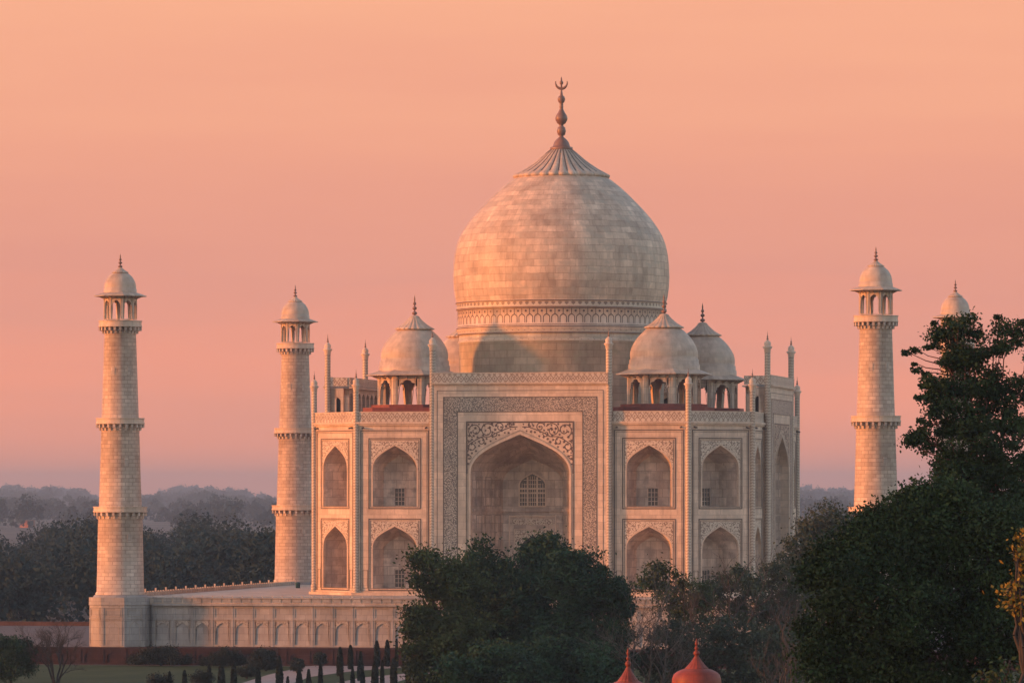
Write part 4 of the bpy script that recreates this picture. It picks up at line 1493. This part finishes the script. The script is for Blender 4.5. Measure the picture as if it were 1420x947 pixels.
for i, (px, yt, hw) in enumerate(CYP):
    hgt = 3.2 + 0.25 * math.sin(i * 2.3)
    dep = ((CAM[2] - GZ) * FPX - hgt * FPX) / (yt - PY0)
    dep = min(dep, 612)
    mpp = dep / FPX
    base = at(px, PY0, dep)
    base.z = GZ
    hgt = at(px, yt, dep).z - GZ
    root = empty('cypress', base)
    tag(root, 'clipped cypress, ' + PLACE[i], 'cypress', 'small cypresses along the garden paths')
    rng = np.random.default_rng(100 + i)
    n = 2600
    t = rng.uniform(0.04, 1, n)
    R = hw * mpp * np.interp(t, [0, 0.1, 0.35, 0.7, 0.9, 1.0], [0.75, 0.95, 1.0, 0.85 if i % 3 else 0.65, 0.55 if i % 3 else 0.3, 0.12])
    a = rng.uniform(0, 2 * PI, n)
    rr = R * np.sqrt(rng.uniform(0.45, 1.08, n))
    pts = np.stack([rr * np.cos(a), rr * np.sin(a), t * hgt], 1)
    quads_mesh('foliage', pts, 0.15, rng, 'cypress_leaves', root, 1.6)
    tk = MB()
    tk.tube((0, 0, -0.1), (0, 0, hgt * 0.8), 0.09, 0.03, 7)
    tk.build('trunk', 'bark', root)

# unseen grove added left of the view to shade the nearer trees
def grove(seed):
    rng = np.random.default_rng(seed)
    pts = []
    for (px, dep, H) in ((-200, 375, 25), (-300, 400, 26), (-200, 430, 24), (-420, 350, 26), (-250, 330, 26), (-520, 380, 27), (-190, 470, 24), (-180, 450, 24), (-330, 440, 25), (-450, 420, 26), (-230, 500, 23), (-560, 170, 32), (-700, 150, 32),
                         (-900, 135, 33), (-640, 175, 31), (-560, 225, 30), (-700, 190, 32), (-1000, 160, 33), (-850, 120, 33), (-520, 215, 31)):
        b = at(px, PY0, dep)
        R = H * 0.26
        k = 9
        for j in range(k):
            c = np.array([b.x, b.y, GZ + H * (0.3 + 0.6 * j / k)]) + rng.normal(size=3) * np.array([R * 0.4, R * 0.4, 0.5])
            d = rng.normal(size=(420, 3))
            d /= np.linalg.norm(d, axis=1)[:, None]
            pts.append(c + d * R * 0.75 * np.clip(rng.uniform(0.4, 1.0, 420), 0, 1)[:, None])
    return quads_mesh('shade_grove', np.concatenate(pts), 0.75, rng, 'dark_leaves', None, 1.4)


tag(grove(77), 'unseen grove added left of the view for its shade', 'grove', kind='stuff')

# ------------------------------------------------------------------ red sandstone kiosks near the camera
def make_kiosk(px, py_tip, px_r, dep, label, stretch=1.0):
    mpp = dep / FPX
    tip = at(px, py_tip, dep)
    R = px_r * mpp                       # dome radius
    zt = tip.z
    root = empty('red_kiosk', (tip.x, tip.y, GZ))
    tag(root, label, 'kiosk', 'red sandstone kiosks')
    h = lambda dpx: zt - dpx * mpp - GZ  # height of a point dpx pixels under the tip
    k = R / 34.5 / mpp * stretch         # scale against the larger one
    dm = MB()
    dm.lathe([(R * r, h(d * k)) for r, d in ((0.93, 74), (0.98, 68), (1.0, 62), (0.985, 56), (0.92, 50), (0.80, 46.5), (0.62, 43.5), (0.42, 41.5))], 64)
    dm.build('dome', 'red_dome_plaster', root)
    cp_ = MB()
    cp_.lathe([(R * r, h(d * k)) for r, d in ((0.43, 42.8), (0.445, 41.5), (0.40, 40), (0.30, 36), (0.19, 31), (0.12, 27), (0.10, 25.5))], 16 * 6, mod=lambda a, z: 1 + 0.06 * abs(math.sin(a * 8)))
    cp_.build('lotus_cap', 'red_dome_plaster', root)
    fn = MB()
    fn.lathe([(R * r, h(d * k)) for r, d in ((0.10, 26), (0.07, 24), (0.12, 22.5), (0.135, 20.5), (0.11, 18), (0.05, 17), (0.05, 16), (0.085, 14.5), (0.09, 13), (0.04, 11.5), (0.04, 10), (0.075, 8.6), (0.07, 6.5), (0.03, 2.5), (0.003, 0))], 18)
    fn.build('finial', 'red_dome_plaster', root)
    ev = MB()
    ev.lathe([(R * 0.95, h(76 * k)), (R * 1.45, h(88 * k)), (R * 1.45, h(90 * k)), (R * 0.9, h(82 * k))], 8, sm=False, rot=PI / 8)
    ev.prism(octagon(R * 0.94), h(120 * k), h(73.5 * k))
    ev.build('eave', 'red_sandstone', root)
    for j in range(8):
        a = j * PI / 4 + PI / 8
        cl = MB()
        cl.lathe([(0.22, h(220 * k)), (0.22, h(212 * k)), (0.15, h(208 * k)), (0.13, h(130 * k)), (0.22, h(122 * k)), (0.22, h(119 * k))], 12, R * 0.85 * math.cos(a), R * 0.85 * math.sin(a))
        cl.build('column', 'red_sandstone', root)
    tw = MB()
    tw.prism(octagon(R * 1.25), -0.3, h(220.2 * k))
    tw.build('tower', 'red_sandstone', root)


make_kiosk(966, 884.5, 34.5, 290, 'larger red sandstone dome with spiked finial, right of the two')
make_kiosk(871, 897, 31.0, 275, 'lower red sandstone dome showing only its cap, left of the two', 1.24)

# ------------------------------------------------------------------ far woods beyond the river
def far_wood(name, d0, d1, u0, u1, n, hmin, hmax, leaf, per, seed, mat='wood_leaves', uneven=0.0, rise=0.0):
    rng = np.random.default_rng(seed)
    pts, tn, core, ctn = [], [], [], []
    for i in range(n):
        dep = d0 + (d1 - d0) * rng.uniform() ** 0.8
        u = rng.uniform(u0, u1)
        b = at(u, PY0, dep)
        H = rng.uniform(hmin, hmax) * (1 + 0.14 * math.sin(u * 0.031 + dep * 0.004) + uneven * (math.sin(u * 0.024 + 0.4) + 0.6 * math.sin(u * 0.061 + 2.0)))
        if u < 110 and not uneven:
            H *= 0.9
        H += rise * max(0.0, (dep - 4000) / 7500) * (1 + 3.0 * uneven * (math.sin(u * 0.029 + 0.1) + 0.8 * math.sin(u * 0.075 + 1.0)))
        R = H * rng.uniform(0.34, 0.5) * (1.25 if uneven else 1.0)
        for j in range(5):
            c = np.array([b.x + rng.normal() * R * 0.45, b.y + rng.normal() * R * 0.45, GZ + H * rng.uniform(0.35, 0.86)])
            m = per // 10
            d = rng.normal(size=(m, 3))
            d /= np.linalg.norm(d, axis=1)[:, None]
            tone_ = rng.uniform(0, 1)
            core.append(c + d * R * 0.62 * rng.uniform(0.3, 0.82, m)[:, None] * np.array([1, 1, 0.85]))
            ctn.append(np.clip(np.full(m, tone_) + rng.normal(size=m) * 0.1, 0, 1))
            m = per // 5
            d = rng.normal(size=(m, 3))
            d /= np.linalg.norm(d, axis=1)[:, None]
            r = R * 0.62 * rng.uniform(0.72, 1.0, m)[:, None] * (1 + 0.2 * np.sin(d[:, :1] * 7 + j))
            p = c + d * r * np.array([1, 1, 0.85])
            pts.append(p)
            tn.append(np.clip(np.full(m, tone_) + rng.normal(size=m) * 0.1, 0, 1))
        m = per // 4                                   # undergrowth down to the ground
        p = np.stack([b.x + rng.uniform(-1.4, 1.4, m) * R, b.y + rng.uniform(-1.4, 1.4, m) * R, GZ + rng.uniform(0, H * 0.5, m)], 1)
        core.append(p)
        ctn.append(np.full(m, 0.1))
    p, t = np.concatenate(pts + core), np.concatenate(tn + ctn)
    sz = np.concatenate([np.full(sum(len(q) for q in pts), leaf), np.full(sum(len(q) for q in core), leaf * 2.0)])[:, None] * np.clip(np.linalg.norm(p[:, :2] - np.array(CAM[:2]), axis=1) / 4500, 1.0, 2.2)[:, None]
    o = quads_mesh(name, p, sz, rng, mat, None, 1.05, tone=t)
    return tag(o, kind='stuff')


fw1 = far_wood('near_bank_wood', 775, 1300, -180, 1600, 640, 11.0, 15.0, 0.42, 560, 51)
tag(fw1, 'dark blue green wood beyond the plinth on the far bank', 'wood')
fw2 = far_wood('misty_wood', 2700, 11500, -250, 1680, 1200, 12.0, 16.0, 1.6, 300, 52, uneven=0.16, rise=17.0)
tag(fw2, 'pale misty wood fading into the pink horizon', 'wood')
hs = MB()
c = at(38, PY0, 3260)
hs.box(-4.2, 4.2, -3, 3, 0, 4.6)
hs.prism([(-4.4, -3.2), (4.4, -3.2), (4.4, 3.2), (-4.4, 3.2)], 4.602, 5.0)
o = hs.build('distant_house', 'house_plaster', None, (c.x, c.y, GZ), -0.6)
tag(o, 'tiny far house catching the sun in the haze at the left', 'house')

# ------------------------------------------------------------------ evening haze
hz = MB()
hz.box(-12700, 12700, -900, 12700, GZ - 1.0, 70.5)
haze = hz.build('haze', 'earth')
haze.data.materials.clear()
hm = bpy.data.materials.new('haze')
hm.use_nodes = True
t = NT(hm.node_tree)
ho = t.n('ShaderNodeOutputMaterial')
pv = t.n('ShaderNodeVolumePrincipled')
pv.inputs['Color'].default_value = (0.66, 0.78, 0.93, 1)
pv.inputs['Density'].default_value = 0.00012
pv.inputs['Anisotropy'].default_value = 0.65
t.l(pv.outputs[0], ho.inputs['Volume'])
haze.data.materials.append(hm)
tag(haze, kind='stuff')
